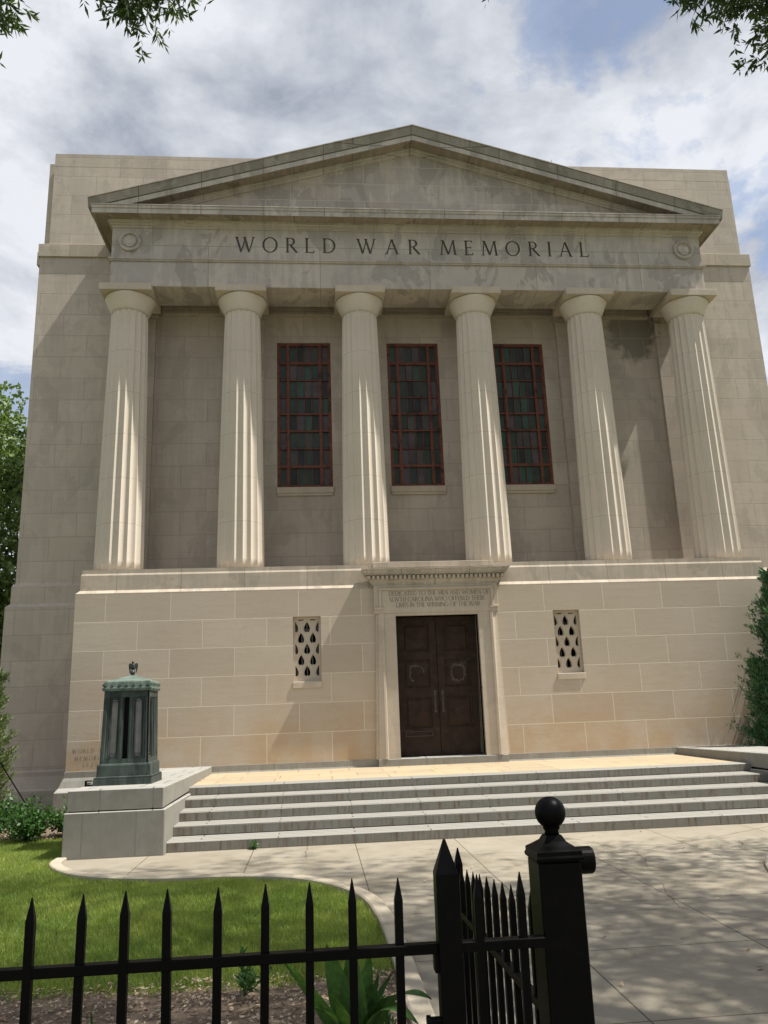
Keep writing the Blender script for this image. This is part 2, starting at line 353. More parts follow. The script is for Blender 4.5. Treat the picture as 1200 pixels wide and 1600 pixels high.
# ------------------------------------------------------------------ lettering
def glyph(ch):
    T, t_ = .125, .07
    P = []
    def L(x0, y0, x1, y1, wd):
        d = Vector((x1-x0, y1-y0)); n = Vector((-d.y, d.x)).normalized()*wd/2
        P.append([(x0+n.x, y0+n.y), (x0-n.x, y0-n.y), (x1-n.x, y1-n.y), (x1+n.x, y1+n.y)])
    def V(x, y0=0, y1=1, wd=T, s=True):
        L(x, y0, x, y1, wd)
        if s:
            for y in (y0, y1):
                if y in (0, 1): SF(x, y, wd+.12)
    def SF(x, y, wd=.22):
        yy = .02 if y == 0 else .98; L(x-wd/2, yy, x+wd/2, yy, .042)
    def A(cx, cy, rx, ry, a0, a1, thick=T, thin=t_, n=18):
        for i in range(n):
            q = []
            for a in (a0+(a1-a0)*i/n, a0+(a1-a0)*(i+1)/n):
                a = rad(a); wd = thin+(thick-thin)*abs(math.cos(a)); q.append((a, wd))
            (a, wa), (b, wb) = q
            P.append([(cx+(rx-wa)*math.cos(a), cy+(ry-wa*.8)*math.sin(a)), (cx+rx*math.cos(a), cy+ry*math.sin(a)),
                      (cx+rx*math.cos(b), cy+ry*math.sin(b)), (cx+(rx-wb)*math.cos(b), cy+(ry-wb*.8)*math.sin(b))])
    if ch == 'W':
        L(.06, 1, .34, 0, T); L(.34, 0, .58, .95, t_); L(.52, 1, .80, 0, T); L(.80, 0, 1.06, 1, t_); SF(.06, 1); SF(.55, 1, .2); SF(1.06, 1, .2); w_ = 1.12
    elif ch == 'V': L(.06, 1, .37, 0, T); L(.37, 0, .68, 1, t_); SF(.06, 1); SF(.68, 1, .2); w_ = .74
    elif ch == 'A': L(.06, 0, .38, 1, t_); L(.38, 1, .70, 0, T); L(.18, .36, .58, .36, .06); SF(.06, 0, .2); SF(.70, 0); w_ = .76
    elif ch == 'O': A(.46, .5, .46, .52, 0, 360, n=30); w_ = .92
    elif ch == 'Q': A(.46, .5, .46, .52, 0, 360); w_ = .92
    elif ch == 'C': A(.46, .5, .46, .52, 48, 312, n=24); L(.765, .72, .765, .93, .05); L(.765, .07, .765, .28, .05); w_ = .84
    elif ch == 'G': A(.46, .5, .46, .52, 48, 312, n=24); L(.765, .72, .765, .93, .05); L(.77, .06, .77, .42, T); L(.62, .42, .86, .42, .045); w_ = .90
    elif ch == 'D': V(.12); A(.30, .5, .48, .5, -90, 90, n=18); L(.12, .97, .32, .97, .06); L(.12, .03, .32, .03, .06); w_ = .80
    elif ch == 'R': V(.12); A(.30, .745, .27, .255, -90, 90, n=14); L(.12, .97, .31, .97, .06); L(.12, .52, .31, .52, .06); L(.30, .50, .66, .02, T); SF(.66, 0, .14); w_ = .70
    elif ch == 'P': V(.12); A(.30, .745, .27, .255, -90, 90); L(.12, .97, .31, .97, .06); L(.12, .52, .31, .52, .06); w_ = .6
    elif ch == 'L': V(.12); L(.12, .03, .55, .03, .06); L(.54, 0, .54, .18, .045); w_ = .60
    elif ch == 'E': V(.12); L(.12, .03, .52, .03, .06); L(.12, .97, .50, .97, .06); L(.12, .52, .42, .52, .055); L(.515, 0, .515, .18, .045); L(.495, .82, .495, 1, .045); L(.42, .44, .42, .60, .04); w_ = .58
    elif ch == 'F': V(.12); L(.12, .97, .50, .97, .06); L(.12, .52, .42, .52, .055); L(.495, .82, .495, 1, .045); L(.42, .44, .42, .60, .04); w_ = .54
    elif ch == 'I': V(.12); w_ = .24
    elif ch == 'T': V(.36); L(.02, .97, .70, .97, .06); L(.03, .80, .03, .98, .045); L(.69, .80, .69, .98, .045); w_ = .72
    elif ch == 'H': V(.12); V(.62); L(.12, .52, .62, .52, .06); w_ = .74
    elif ch == 'N': V(.10, wd=t_); V(.66, wd=t_); L(.08, 1, .66, 0, T); w_ = .76
    elif ch == 'M': L(.06, 0, .16, 1, t_); L(.16, 1, .48, .04, T); L(.48, .04, .80, 1, t_); L(.80, 1, .90, 0, T); SF(.06, 0, .2); SF(.90, 0, .22); SF(.13, 1, .16); SF(.83, 1, .16); w_ = .96
    elif ch == 'S': A(.27, .745, .25, .255, 35, 270, n=14); A(.27, .265, .26, .265, -145, 90, n=16); w_ = .54
    elif ch == '1': V(.14); w_ = .28
    elif ch == '9': A(.28, .70, .28, .30, 0, 360); L(.50, .62, .22, .02, .08); w_ = .58
    elif ch == '3': A(.22, .75, .24, .25, -90, 150); A(.22, .26, .28, .27, -150, 90); w_ = .54
    elif ch == '5': L(.10, .97, .48, .97, .07); L(.10, .97, .10, .55, .07); A(.22, .30, .30, .30, -150, 120); w_ = .56
    else: w_ = .5
    return P, w_
def text_polys(s, size, space=.16, word=.42):
    x = 0; outp = []
    for ch in s:
        if ch == ' ': x += word; continue
        P, w_ = glyph(ch)
        outp += [[(px+x, py) for px, py in q] for q in P]; x += w_+space
    return [[(a*size, b*size) for a, b in q] for q in outp], (x-space)*size
def fit_text(s, size, width):      # choose the letter spacing that gives the wanted width
    lo, hi = 0.02, 1.2
    for _ in range(30):
        m_ = (lo+hi)/2
        _, w_ = text_polys(s, size, m_, .3+m_*1.6)
        if w_ < width: lo = m_
        else: hi = m_
    return text_polys(s, size, lo, .3+lo*1.6)
def text_sheet(name, lines, y, material, parent, th=.003):
    bm = BM()
    for s, x0, x1, z, size in lines:
        polys, _ = fit_text(s, size, x1-x0)
        for k, q in enumerate(polys):
            yy = y-th-(k % 7)*.0002
            v = [bm.verts.new((x0+a, yy, z+b)) for a, b in q]; bm.faces.new(v)
    return obj(name, bm, material, parent)

# ------------------------------------------------------------------ ground
XC = 2.88
def smooth_curve(pts, n=6):
    outp = []
    P = [Vector((*p, 0)) for p in pts]
    for i in range(len(P)-1):
        p0 = P[max(i-1, 0)]; p1 = P[i]; p2 = P[i+1]; p3 = P[min(i+2, len(P)-1)]
        for k in range(n):
            t = k/n
            q = .5*((2*p1)+(p2-p0)*t+(2*p0-5*p1+4*p2-p3)*t*t+(3*p1-p0-3*p2+p3)*t**3); outp.append((q.x, q.y))
    outp.append(pts[-1]); return outp
EDGE = smooth_curve([(-3.66, 12.96), (-3.60, 12.45), (-3.18, 11.78), (-2.55, 11.33), (-1.9, 11.14), (-1.08, 11.04), (-.42, 10.84), (.05, 10.47), (.42, 9.92), (.63, 9.35), (.72, 8.6), (.75, 7.9), (.75, 6.5), (.75, 5.0), (.75, 3.0)])
def offset_poly(pts, d):
    res = []
    for i, p in enumerate(pts):
        a = Vector(pts[max(i-1, 0)]); b = Vector(pts[min(i+1, len(pts)-1)]); t = (b-a).normalized(); n = Vector((t.y, -t.x))
        res.append((p[0]+n.x*d, p[1]+n.y*d))
    return res
mirror = lambda pts: [(2*XC-x, y) for x, y in pts]
def fill(bm, pts, z):
    from mathutils.geometry import tessellate_polygon
    v = [bm.verts.new((x, y, z)) for x, y in pts]
    for t in tessellate_polygon([[Vector((x, y, 0)) for x, y in pts]]):
        f = bm.faces.new([v[i] for i in t]); f.normal_update()
        if f.normal.z < 0: f.normal_flip()
# base terrain
bm = BM(); v = [bm.verts.new(p) for p in ((-600, -300, -.06), (600, -300, -.06), (600, 900, -.06), (-600, 900, -.06))]; bm.faces.new(v)
tag(obj('ground', bm, M_SOIL), kind='structure')
bm = BM()
R_EDGE = mirror(EDGE)
pts = EDGE+[(-40, 3.0), (-40, -30), (60, -30), (60, 3.0)]+R_EDGE[::-1]+[(9.6, 13.2), (-3.6, 13.2)]
fill(bm, pts, 0)
tag(obj('path', bm, M_CONC, recalc=False), kind='structure')
def kerb(name, inner, outer):
    bm = BM()
    loft(bm, [[(a[0], a[1], -.05), (a[0], a[1], .032), (a[0]*.9+b[0]*.1, a[1]*.9+b[1]*.1, .042), (a[0]*.1+b[0]*.9, a[1]*.1+b[1]*.9, .042), (b[0], b[1], .03), (b[0], b[1], -.05)] for a, b in zip(inner, outer)])
    return obj(name, bm, M_CURB)
OUTER = offset_poly(EDGE, .16)
if (OUTER[40][0]-EDGE[40][0]) > 0: OUTER = offset_poly(EDGE, -.16)
tag(kerb('kerb', EDGE, OUTER), kind='structure')
tag(kerb('kerb', R_EDGE, mirror(OUTER)), kind='structure')
# planting bed (mulch) in front and along the wall
def sheet(name, pts, z, m):
    bm = BM(); fill(bm, pts, z); return tag(obj(name, bm, m, recalc=False), kind='structure')
def bed_edge(x): return 6.95+.10*math.sin(x*2.1)+.05*math.sin(x*7+1)-.06*(x < -1.5)
xs_ = np.linspace(-12, .6, 60)
sheet('mulch_bed', [(-12, 3.05), (.62, 3.05)]+[(x, bed_edge(x)) for x in xs_[::-1]], -.012, M_MULCH)
sheet('mulch_bed', [(-14, 15.15), (-3.9, 15.2), (-3.9, 21), (-14, 21)], -.012, M_MULCH)
sheet('mulch_bed', [(9.7, 14.5), (18, 14.5), (18, 21), (9.7, 21)], -.012, M_MULCH)
sheet('lawn_soil', [(-14, 6.5)]+[(x, y) for x, y in OUTER[::-1] if y > 6.5]+[(-3.85, 15.4), (-14, 15.4)], -.03, M_SOIL)

def in_poly(px, py, poly):
    c = np.zeros(px.shape, bool); j = len(poly)-1
    for i in range(len(poly)):
        xi, yi = poly[i]; xj, yj = poly[j]
        if yi != yj: c ^= ((yi > py) != (yj > py)) & (px < (xj-xi)*(py-yi)/(yj-yi)+xi)
        j = i
    return c
def np_mesh(name, verts, faces, material, parent=None, mats=None, midx=None, smooth=False):
    me = bpy.data.meshes.new(name); k = faces.shape[1]
    me.vertices.add(len(verts)); me.vertices.foreach_set('co', verts.astype(np.float32).ravel())
    me.loops.add(faces.size); me.loops.foreach_set('vertex_index', faces.astype(np.int32).ravel())
    me.polygons.add(len(faces)); me.polygons.foreach_set('loop_start', np.arange(0, faces.size, k, dtype=np.int32)); me.polygons.foreach_set('loop_total', np.full(len(faces), k, np.int32))
    for m in (mats or [material]): me.materials.append(m)
    if midx is not None: me.polygons.foreach_set('material_index', midx.astype(np.int32))
    if smooth: me.polygons.foreach_set('use_smooth', np.ones(len(faces), bool))
    me.update(); me.validate()
    return link(bpy.data.objects.new(name, me), parent)
def grass(poly, n, hmin, hmax, y0, y1, x0, x1, name='grass'):
    px = RNG.uniform(x0, x1, n*2); py = RNG.uniform(y0, y1, n*2)
    k = in_poly(px+RNG.normal(0, .03, n*2), py+RNG.normal(0, .05, n*2), poly); px, py = px[k][:n], py[k][:n]; m = len(px)
    a = RNG.uniform(0, 2*np.pi, m); h = RNG.uniform(hmin, hmax, m)*(.75+.5*np.sin(px*1.7+np.cos(py*1.3)*2)**2); ln = RNG.normal(0, .5, (m, 2))*h[:, None]; wd = RNG.uniform(.0035, .007, m)
    base = np.stack([px, py, np.full(m, -.03)], 1); du = np.stack([np.cos(a)*wd, np.sin(a)*wd, np.zeros(m)], 1)
    tip = base+np.stack([ln[:, 0], ln[:, 1], h+.02], 1)
    V = np.concatenate([base-du, base+du, tip]); F = np.stack([np.arange(m), np.arange(m)+m, np.arange(m)+2*m], 1)
    return tag(np_mesh(name, V, F, M_GRASS), 'sunlit mown green lawn between the kerb and the planting bed', 'grass', kind='stuff')
LAWN = [(x, bed_edge(x)-.12) for x in np.linspace(-9, .55, 40)]+[(x, y) for x, y in OUTER[::-1] if y > 7]+[(-3.75, 12.9), (-3.75, 15.25), (-9, 15.2)]
grass(LAWN, 300000, .025, .055, 6.7, 15.3, -9, .7)
LAWN_R = [(2*XC-x, y) for x, y in OUTER if 3.2 < y]+[(9.6, 13), (13, 14), (13, 3.2)]
g = grass(LAWN_R, 60000, .025, .05, 3.2, 14, 4.9, 13); g['label'] = 'green lawn inside the curved kerb right of the path'
def litter(n, region, zz=-.005, name='leaf_litter', lab=None, sz=(.018, .045)):
    x0, x1, y0, y1 = region
    c = np.stack([RNG.uniform(x0, x1, n), RNG.uniform(y0, y1, n), np.full(n, zz)+RNG.uniform(.004, .03, n)], 1)
    a = RNG.uniform(0, 2*np.pi, n); l = RNG.uniform(*sz, n); wd = l*RNG.uniform(.3, .5, n); tl = RNG.normal(0, .2, (n, 2))
    u = np.stack([np.cos(a), np.sin(a), tl[:, 0]], 1); v_ = np.stack([-np.sin(a), np.cos(a), tl[:, 1]], 1)
    V = np.concatenate([c-u*l[:, None], c+v_*wd[:, None]-u*.1*l[:, None], c+u*l[:, None], c-v_*wd[:, None]+[0, 0, .006]])
    F = np.stack([np.arange(n)+i*n for i in range(4)], 1)
    o = np_mesh(name, V, F, None, mats=M_LITTER, midx=RNG.integers(0, 3, n)); return tag(o, lab, 'leaf litter', kind='stuff')
litter(9000, (-3.2, .57, 3.9, 7.0), sz=(.008, .026), lab='dry brown leaves strewn over the front mulch bed')
litter(1400, (-7, -3.95, 15.1, 16.6), lab='dry leaves on the mulch under the shrubs by the wall')
litter(70, (.7, 6, 3.4, 13.0), zz=-.001, lab='few fallen leaves scattered on the concrete path', sz=(.018, .035))

# ------------------------------------------------------------------ building
B = empty('memorial_building', (XC, 18.72, 0), 'tan limestone memorial hall with six fluted columns and a pediment', 'building')
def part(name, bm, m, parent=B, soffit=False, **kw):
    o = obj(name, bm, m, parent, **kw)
    if soffit:      # undersides coloured darker: painted-in soffit shade along with brown water stains
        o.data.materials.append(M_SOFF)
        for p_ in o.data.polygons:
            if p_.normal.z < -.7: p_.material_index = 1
    if parent is B: o.location = (-XC, -18.72, 0)
    return o
YP, YW = 18.72, 20.85
# main block behind the portico: centre wall with three windows, wings, ledge, attic
WIN = [(-.95, .545), (2.135, 3.605), (5.19, 6.66)]; WZ0, WZ1 = 7.84, 12.07
bm = BM()
wall_holes(bm, XC-10.43, XC+10.43, 0, 14.65, YW, [(a, b, WZ0, WZ1) for a, b in WIN], .22, 40)
part('main_wall', bm, M_WALL, recalc=False)
bm = BM(); box(bm, XC-10.6, XC+10.6, 21.3, 39.8, 0, 14.65); box(bm, XC-10.66, XC+10.66, 21.25, 39.9, 14.651, 15.05); box(bm, XC-10.51, XC+10.51, 21.31, 39.8, 15.051, 18.02)
part('rear_block', bm, M_WALL)
bm = BM(); box(bm, XC-10.48, XC+10.48, 20.797, 21.2, 14.652, 15.05); part('ledge', bm, M_CAP, bevel=.01)
bm = BM(); box(bm, XC-10.22, XC+10.22, 20.87, 21.29, 15.051, 17.62); box(bm, XC-10.22, XC+10.22, 20.868, 39.7, 17.621, 18.04)
part('attic', bm, M_WALL)
bm = BM()
sweepU(bm, [(0, 5.40), (.03, 5.34), (.07, 5.30), (.07, 4.86), (.16, 4.77), (.16, .84), (.19, .80), (.19, .70), (.24, .56), (.30, .42), (.34, .38), (.34, -.1), (0, -.1)], 10.43, YW, 30, XC)
part('wall_base', bm, M_WALL)
bm = BM(); tube(bm, [(7.7, 21.5, 18.0), (7.7, 21.5, 18.75)], .012, .006, 6); part('lightning_rod', bm, M_IRON)

# podium
GR = [(-.505, .135), (5.665, 6.305)]; GZ0, GZ1 = 2.65, 4.13
DX0, DX1, DZ0, DZ1 = 1.88, 3.83, .885, 4.08
bm = BM()
wall_holes(bm, XC-8.32, XC+8.32, .85, 4.75, YP, [(a, b, GZ0, GZ1) for a, b in GR]+[(DX0, DX1, .885, DZ1)], .42, YW)
part('podium_wall', bm, M_POD, recalc=False)
bm = BM()
sweepU(bm, [(-.3, 4.70), (0.0, 4.752), (.0, 4.775), (-.075, 4.85), (-.078, 5.20), (-.10, 5.245), (-.10, 5.335), (-.5, 5.335)], 8.32, YP, YW, XC)
part('podium_coping', bm, M_CAP)
bm = BM(); box(bm, XC-8.0, XC+8.0, 19.0, 20.9, 5.0, 5.33); part('portico_floor', bm, M_CAP)
bm = BM()
sweepU(bm, [(-.2, .885), (.018, .884), (.02, .76), (.05, .70), (.10, .56), (.15, .50), (.17, .47), (.17, -.1), (-.2, -.1)], 8.32, YP, YW, XC)
part('podium_plinth', bm, M_PLINTH)
bm = BM(); box(bm, DX0-.5, DX1+.5, YP-.14, YP-.022, .70, .884); box(bm, DX0+.004, DX1-.004, YP-.02, YP+.45, .70, .896); part('threshold', bm, M_PLINTH, bevel=.006)
# pierced stone grilles
def grille(x0, x1):
    wv, hv = x1-x0, GZ1-GZ0; ow, oh = .072, .122; ed = .05
    shape = [(0, 1.0), (.28, .80), (.62, .45), (.86, .05), (.93, -.35), (.86, -.58), (.45, -.86), (.18, -.80), (0, -.74), (-.18, -.80), (-.45, -.86), (-.86, -.58), (-.93, -.35), (-.86, .05), (-.62, .45), (-.28, .80)]
    holes = []
    def hole(cx, cy, xmin=-9, xmax=9, ymin=-9):
        def mk(gr):
            pts = []
            for a_, b_ in shape:
                q = (min(max(cx+a_*(ow+gr), xmin-gr), xmax+gr), max(cy+b_*(oh+gr), ymin-gr)); pts.append(q)
            return pts
        keep = mk(.016), mk(0.)
        idx = [i for i in range(len(shape)) if not (keep[1][i][0] in (xmin, xmax) and keep[1][i-1][0] == keep[1][i][0] and keep[1][(i+1) % len(shape)][0] == keep[1][i][0]) and not (keep[1][i][1] == ymin and keep[1][i-1][1] == ymin and keep[1][(i+1) % len(shape)][1] == ymin)]
        holes.append(([keep[0][i] for i in idx], [keep[1][i] for i in idx]))
    cx = wv/2
    for y in (hv*.835, hv*.495, hv*.155):
        yb = .085 if y < hv*.3 else -9
        hole(cx, y, ymin=yb); hole(ed-.004, y, xmin=ed, ymin=yb); hole(wv-ed+.004, y, xmax=wv-ed, ymin=yb)
    for y in (hv*.665, hv*.325): hole(cx-wv*.215, y); hole(cx+wv*.215, y)
    for s_ in (-1, 1):
        q = [(cx+s_*wv*.215+a_, hv-.06+b_) for a_, b_ in ((-.075, 0), (-.035, -.03), (0, -.022), (.035, -.03), (.075, 0))]; holes.append((q, q))
    bm = BM(); yf = YP+.10
    loops = [[(.003, .003), (wv-.003, .003), (wv-.003, hv-.003), (.003, hv-.003)]]+[h[0] for h in holes]
    from mathutils.geometry import tessellate_polygon
    flat = [p_ for l in loops for p_ in l]
    vv = [bm.verts.new((x0+p_[0], yf, GZ0+p_[1])) for p_ in flat]
    for tri in tessellate_polygon([[Vector((p_[0], p_[1], 0)) for p_ in l] for l in loops]):
        try: bm.faces.new([vv[i] for i in tri])
        except ValueError: pass
    k = 4
    for h0, h1 in holes:
        n = len(h0); r0 = vv[k:k+n]; k += n
        r1 = [bm.verts.new((x0+p_[0], yf+.025, GZ0+p_[1])) for p_ in h1]; r2 = [bm.verts.new((x0+p_[0], yf+.09, GZ0+p_[1])) for p_ in h1]
        for a_, b_ in ((r0, r1), (r1, r2)):
            for i in range(n): bm.faces.new((a_[i], a_[(i+1) % n], b_[(i+1) % n], b_[i]))
    g = part('grille', bm, M_PLAIN)
    bm = BM(); box(bm, x0-.01, x1+.012, YP-.028, YP+.1, GZ0-.145, GZ0-.004); obj('sill', bm, M_PLAIN, g, bevel=.008)
    bm = BM(); box(bm, x0+.002, x1-.002, YP+.36, YP+.40, GZ0+.002, GZ1-.002)
    obj('backing_pane', bm, M_DARK, g)
    bm = BM()
    for xx in np.linspace(x0+.08, x1-.08, 5): box(bm, xx-.012, xx+.012, YP+.27, YP+.29, GZ0+.003, GZ1-.003)
    for zz in (GZ0+.35, GZ0+.8, GZ0+1.2): box(bm, x0+.003, x1-.003, YP+.292, YP+.31, zz-.02, zz+.02)
    obj('inner_bars', bm, M_FROST, g)
for a, b in GR: grille(a, b)
# doorway
DC = (DX0+DX1)/2
bm = BM()
for s_ in (-1, 1):
    xi = DC+s_*(DX1-DX0)/2
    def ring(z, fo):
        xo = DC+s_*fo
        return [(xi, YP+.2, z), (xi, YP-.115, z), (xi+s_*.27, YP-.115, z), (xi+s_*.285, YP-.15, z), (xi+s_*.33, YP-.155, z), (xo-s_*.06, YP-.11, z), (xo-s_*.05, YP-.07, z), (xo, YP-.06, z), (xo, YP+.1, z)]
    loft(bm, [ring(.886, 1.52), ring(4.139, 1.43)])
prism(bm, [(DX0, YP-.112, DZ1), (DX1, YP-.112, DZ1), (DX1, YP-.112, 4.2), (DX0, YP-.112, 4.2)], (0, .5, 0))
part('door_surround', bm, M_PLAIN)
bm = BM(); box(bm, DC-1.47, DC+1.47, YP-.13, YP+.1, 4.14, 4.80)
panel = part('inscription_panel', bm, M_PLAIN, bevel=.006)
bm = BM()
for x0, x1, z0, z1 in ((DC-1.36, DC+1.36, 4.68, 4.73), (DC-1.36, DC-1.30, 4.28, 4.68), (DC+1.30, DC+1.36, 4.28, 4.68), (DC-1.47, DC-1.25, 4.225, 4.28), (DC+1.25, DC+1.47, 4.225, 4.28)): box(bm, x0, x1, YP-.165, YP-.131, z0, z1)
obj('moulding', bm, M_PLAIN, panel, bevel=.008)
text_sheet('inscription', [('DEDICATED TO THE MEN AND WOMEN OF', DC-1.12, DC+1.13, 4.545, .105), ('SOVTH CAROLINA WHO OFFERED THEIR', DC-1.11, DC+1.13, 4.405, .105), ('LIVES IN THE WINNING OF THE WAR', DC-.96, DC+.97, 4.27, .105)], YP-.13, M_INSC, panel)
bm = BM()
sweepU(bm, [(-.2, 4.80), (.03, 4.80), (.05, 4.86), (.08, 4.88), (.10, 4.92), (.10, 5.02), (.20, 5.03), (.20, 5.06), (.23, 5.07), (.25, 5.12), (.285, 5.145), (.285, 5.165), (.02, 5.20), (-.2, 5.20)], 1.47, YP-.10, YP+.05, DC)
hood = part('door_hood', bm, M_CORN)
nd = 31
for i in range(nd):
    x = DC-1.58+3.16*i/(nd-1); bm = BM(); box(bm, x-.03, x+.03, YP-.275, YP-.2, 4.925, 5.005); obj('dentil', bm, M_PLAIN, hood)
for s_ in (-1, 1):
    for y in (YP-.21, YP-.12):
        bm = BM(); xx = DC+s_*1.60; box(bm, xx-.04, xx+.04, y-.03, y+.03, 4.925, 5.005); obj('dentil', bm, M_PLAIN, hood)
bm = BM(); box(bm, DC-1.46, DC+1.46, YP+.05, YP+.4, 5.25, 5.385); part('coping_block', bm, M_CAP, bevel=.006)
def door(s_):
    x0, x1 = (DX0+.01, DC-.006) if s_ < 0 else (DC+.006, DX1-.01)
    bm = BM(); y = YP+.27; w_ = x1-x0
    box(bm, x0, x1, y, y+.06, .905, DZ1-.01)
    hs = [(x0+.16, x1-.17, z0, z1) for z0, z1 in ((1.52, 2.22), (2.43, 3.08), (3.26, 3.92))]
    wall_holes(bm, x0, x1, .905, DZ1-.01, y-.035, hs, .034)
    for h in hs:
        q = [(h[0]+.05, y-.003, h[2]+.05), (h[1]-.05, y-.003, h[2]+.05), (h[1]-.05, y-.003, h[3]-.05), (h[0]+.05, y-.003, h[3]-.05)]
        q2 = [(h[0]+.085, y-.02, h[2]+.085), (h[1]-.085, y-.02, h[2]+.085), (h[1]-.085, y-.02, h[3]-.085), (h[0]+.085, y-.02, h[3]-.085)]
        loft(bm, [q, q2], caps=False); bm.faces.new([bm.verts.new(p_) for p_ in q2])
    for a, b, c, d in ((x0, x0+.001, .905, DZ1-.01), (x1-.001, x1, .905, DZ1-.01)): box(bm, a, b, y-.0345, y, c, d)
    d = part('door', bm, M_DOOR)
    hx = x1-.085 if s_ < 0 else x0+.085
    bm = BM(); box(bm, hx-.03, hx+.03, y-.048, y-.036, 1.86, 2.36)
    tube(bm, [(hx, y-.04, 1.92), (hx, y-.10, 1.96), (hx, y-.115, 2.05), (hx, y-.10, 2.2), (hx, y-.04, 2.24)], .016, .014, 8)
    obj('handle', bm, M_DOORMARK, d)
    cx, cz = (hs[1][0]+hs[1][1])/2, (hs[1][2]+hs[1][3])/2
    bm = BM()
    ro, ri = [], []
    for i in range(28):
        a = 2*math.pi*i/28; ca, sa = math.cos(a), math.sin(a); k = 1/max(abs(ca), abs(sa))**.45
        r1 = .17+random.uniform(.0, .04); r0 = .17-random.uniform(.0, .045)
        ro.append((cx+r1*ca*k*.95, cz+r1*sa*k*1.08)); ri.append((cx+r0*ca*k*.95, cz+r0*sa*k*1.08))
    ring = [[(a[0], y-.018, a[1]), (a[0], y-.025, a[1]), (b[0], y-.025, b[1]), (b[0], y-.018, b[1])] for a, b in zip(ro, ri)]
    loft(bm, ring[:20] if s_ < 0 else ring+ring[:1], caps=s_ < 0)
    obj('wreath_trace', bm, M_DOORMARK, d)
    if s_ < 0:
        bm = BM()
        for a, b, c, e in ((x0+.16, x1-.17, 1.335, 1.35), (x0+.16, x1-.17, 1.44, 1.455), (x0+.16, x0+.175, 1.352, 1.438), (x1-.185, x1-.17, 1.352, 1.438)): box(bm, a, b, y-.045, y-.035, c, e)
        obj('mail_slot', bm, M_DOORMARK, d)
    else:
        bm = BM(); prism(bm, [(x1-.05, y-.039, .93), (x1-.008, y-.039, .93), (x1-.008, y-.039, 3.5), (x1-.022, y-.039, 2.2), (x1-.035, y-.039, 1.5)], (0, .003, 0))
        obj('patina_streak', bm, M_PATINA, d)
door(-1); door(1)
bm = BM(); box(bm, DX1-.012, DX1-.001, YP-.05, YP+.0, 2.36, 2.40); part('latch_bracket', bm, M_IRON)

# cornerstone lettering on the podium's left corner
for s_, x0, x1, z, size in (('WORLD WAR', -5.32, -4.46, 1.275, .085), ('MEMORIAL', -5.26, -4.56, 1.115, .085), ('1935', -5.08, -4.76, .975, .085)):
    polys, tw_ = fit_text(s_, size, x1-x0); adv = []; x = 0; nl = len(s_.replace(' ', ''))
    lo = 0
    for ch in s_:
        if ch == ' ': continue
        n_ = len(glyph(ch)[0]); bm = BM()
        for k, q in enumerate(polys[lo:lo+n_]): bm.faces.new([bm.verts.new((x0+a_, YP-.003-(k % 7)*.0002, z+b_)) for a_, b_ in q])
        part('letter', bm, M_INSC); lo += n_

# columns
YC = 19.77; COLX = [XC+k for k in (-7.63, -4.69, -1.56, 1.56, 4.69, 7.63)]
Z0, ZN, ZE, ZA = 5.33, 12.28, 12.71, 12.90
def shaft_mesh():
    bm = BM(); NF = 18; per = 8; n = NF*per
    zs = list(np.linspace(0, 6.78, 22))+[6.82, 6.86, 6.89, 6.91, 6.925, 6.935]
    H = ZN-Z0; rings = []
    for z in zs:
        t = z/H; R = .585-.118*(t**1.35)
        k = 1 if z < 6.80 else math.sqrt(max(0, 1-((z-6.80)/.135)**2))
        ring = []
        for i in range(n):
            f = (i % per)/per; a = 2*math.pi*i/n
            r = R-(.105*R)*k*(1-(2*f-1)**2)*1.0
            ring.append((r*math.cos(a), r*math.sin(a), z))
        rings.append(ring)
    R_ = loft(bm, rings)
    for f in bm.faces: f.smooth = True
    bm.edges.ensure_lookup_table()
    for e in bm.edges:
        a, b = e.verts
        if abs(a.co.z-b.co.z) > .004 and min(a.co.z, b.co.z) < 6.85:
            th = math.atan2(a.co.y, a.co.x)/(2*math.pi)*NF
            if abs(th-round(th)) < 1e-3: e.smooth = False
    return bm
def ech_mesh():
    bm = BM()
    lathe(bm, [(.462, 6.93), (.468, 6.96), (.477, 6.963), (.474, 6.978), (.484, 6.981), (.482, 6.995), (.494, 7.01), (.528, 7.09), (.568, 7.18), (.605, 7.262), (.632, 7.318), (.643, 7.345), (.632, 7.372), (.60, 7.38)], n=56)
    return bm
bm = shaft_mesh(); me_s = bpy.data.meshes.new('column'); bmesh.ops.recalc_face_normals(bm, faces=bm.faces); bm.to_mesh(me_s); bm.free(); me_s.materials.append(M_COL)
bm = ech_mesh(); bmesh.ops.recalc_face_normals(bm, faces=bm.faces); me_e = bpy.data.meshes.new('echinus')
for f in bm.faces: f.smooth = True
bm.to_mesh(me_e); bm.free(); me_e.materials.append(M_COL)
bm = BM(); box(bm, -.66, .66, -.66, .66, 7.381, ZA-Z0); bmesh.ops.bevel(bm, geom=bm.edges[:], offset=.008, segments=1, affect='EDGES'); me_a = bpy.data.meshes.new('abacus'); bm.to_mesh(me_a); bm.free(); me_a.materials.append(M_PLAIN)
for x in COLX:
    c = link(bpy.data.objects.new('column', me_s), B); c.location = (x-XC, YC-18.72, Z0)
    link(bpy.data.objects.new('echinus', me_e), c); link(bpy.data.objects.new('abacus', me_a), c)

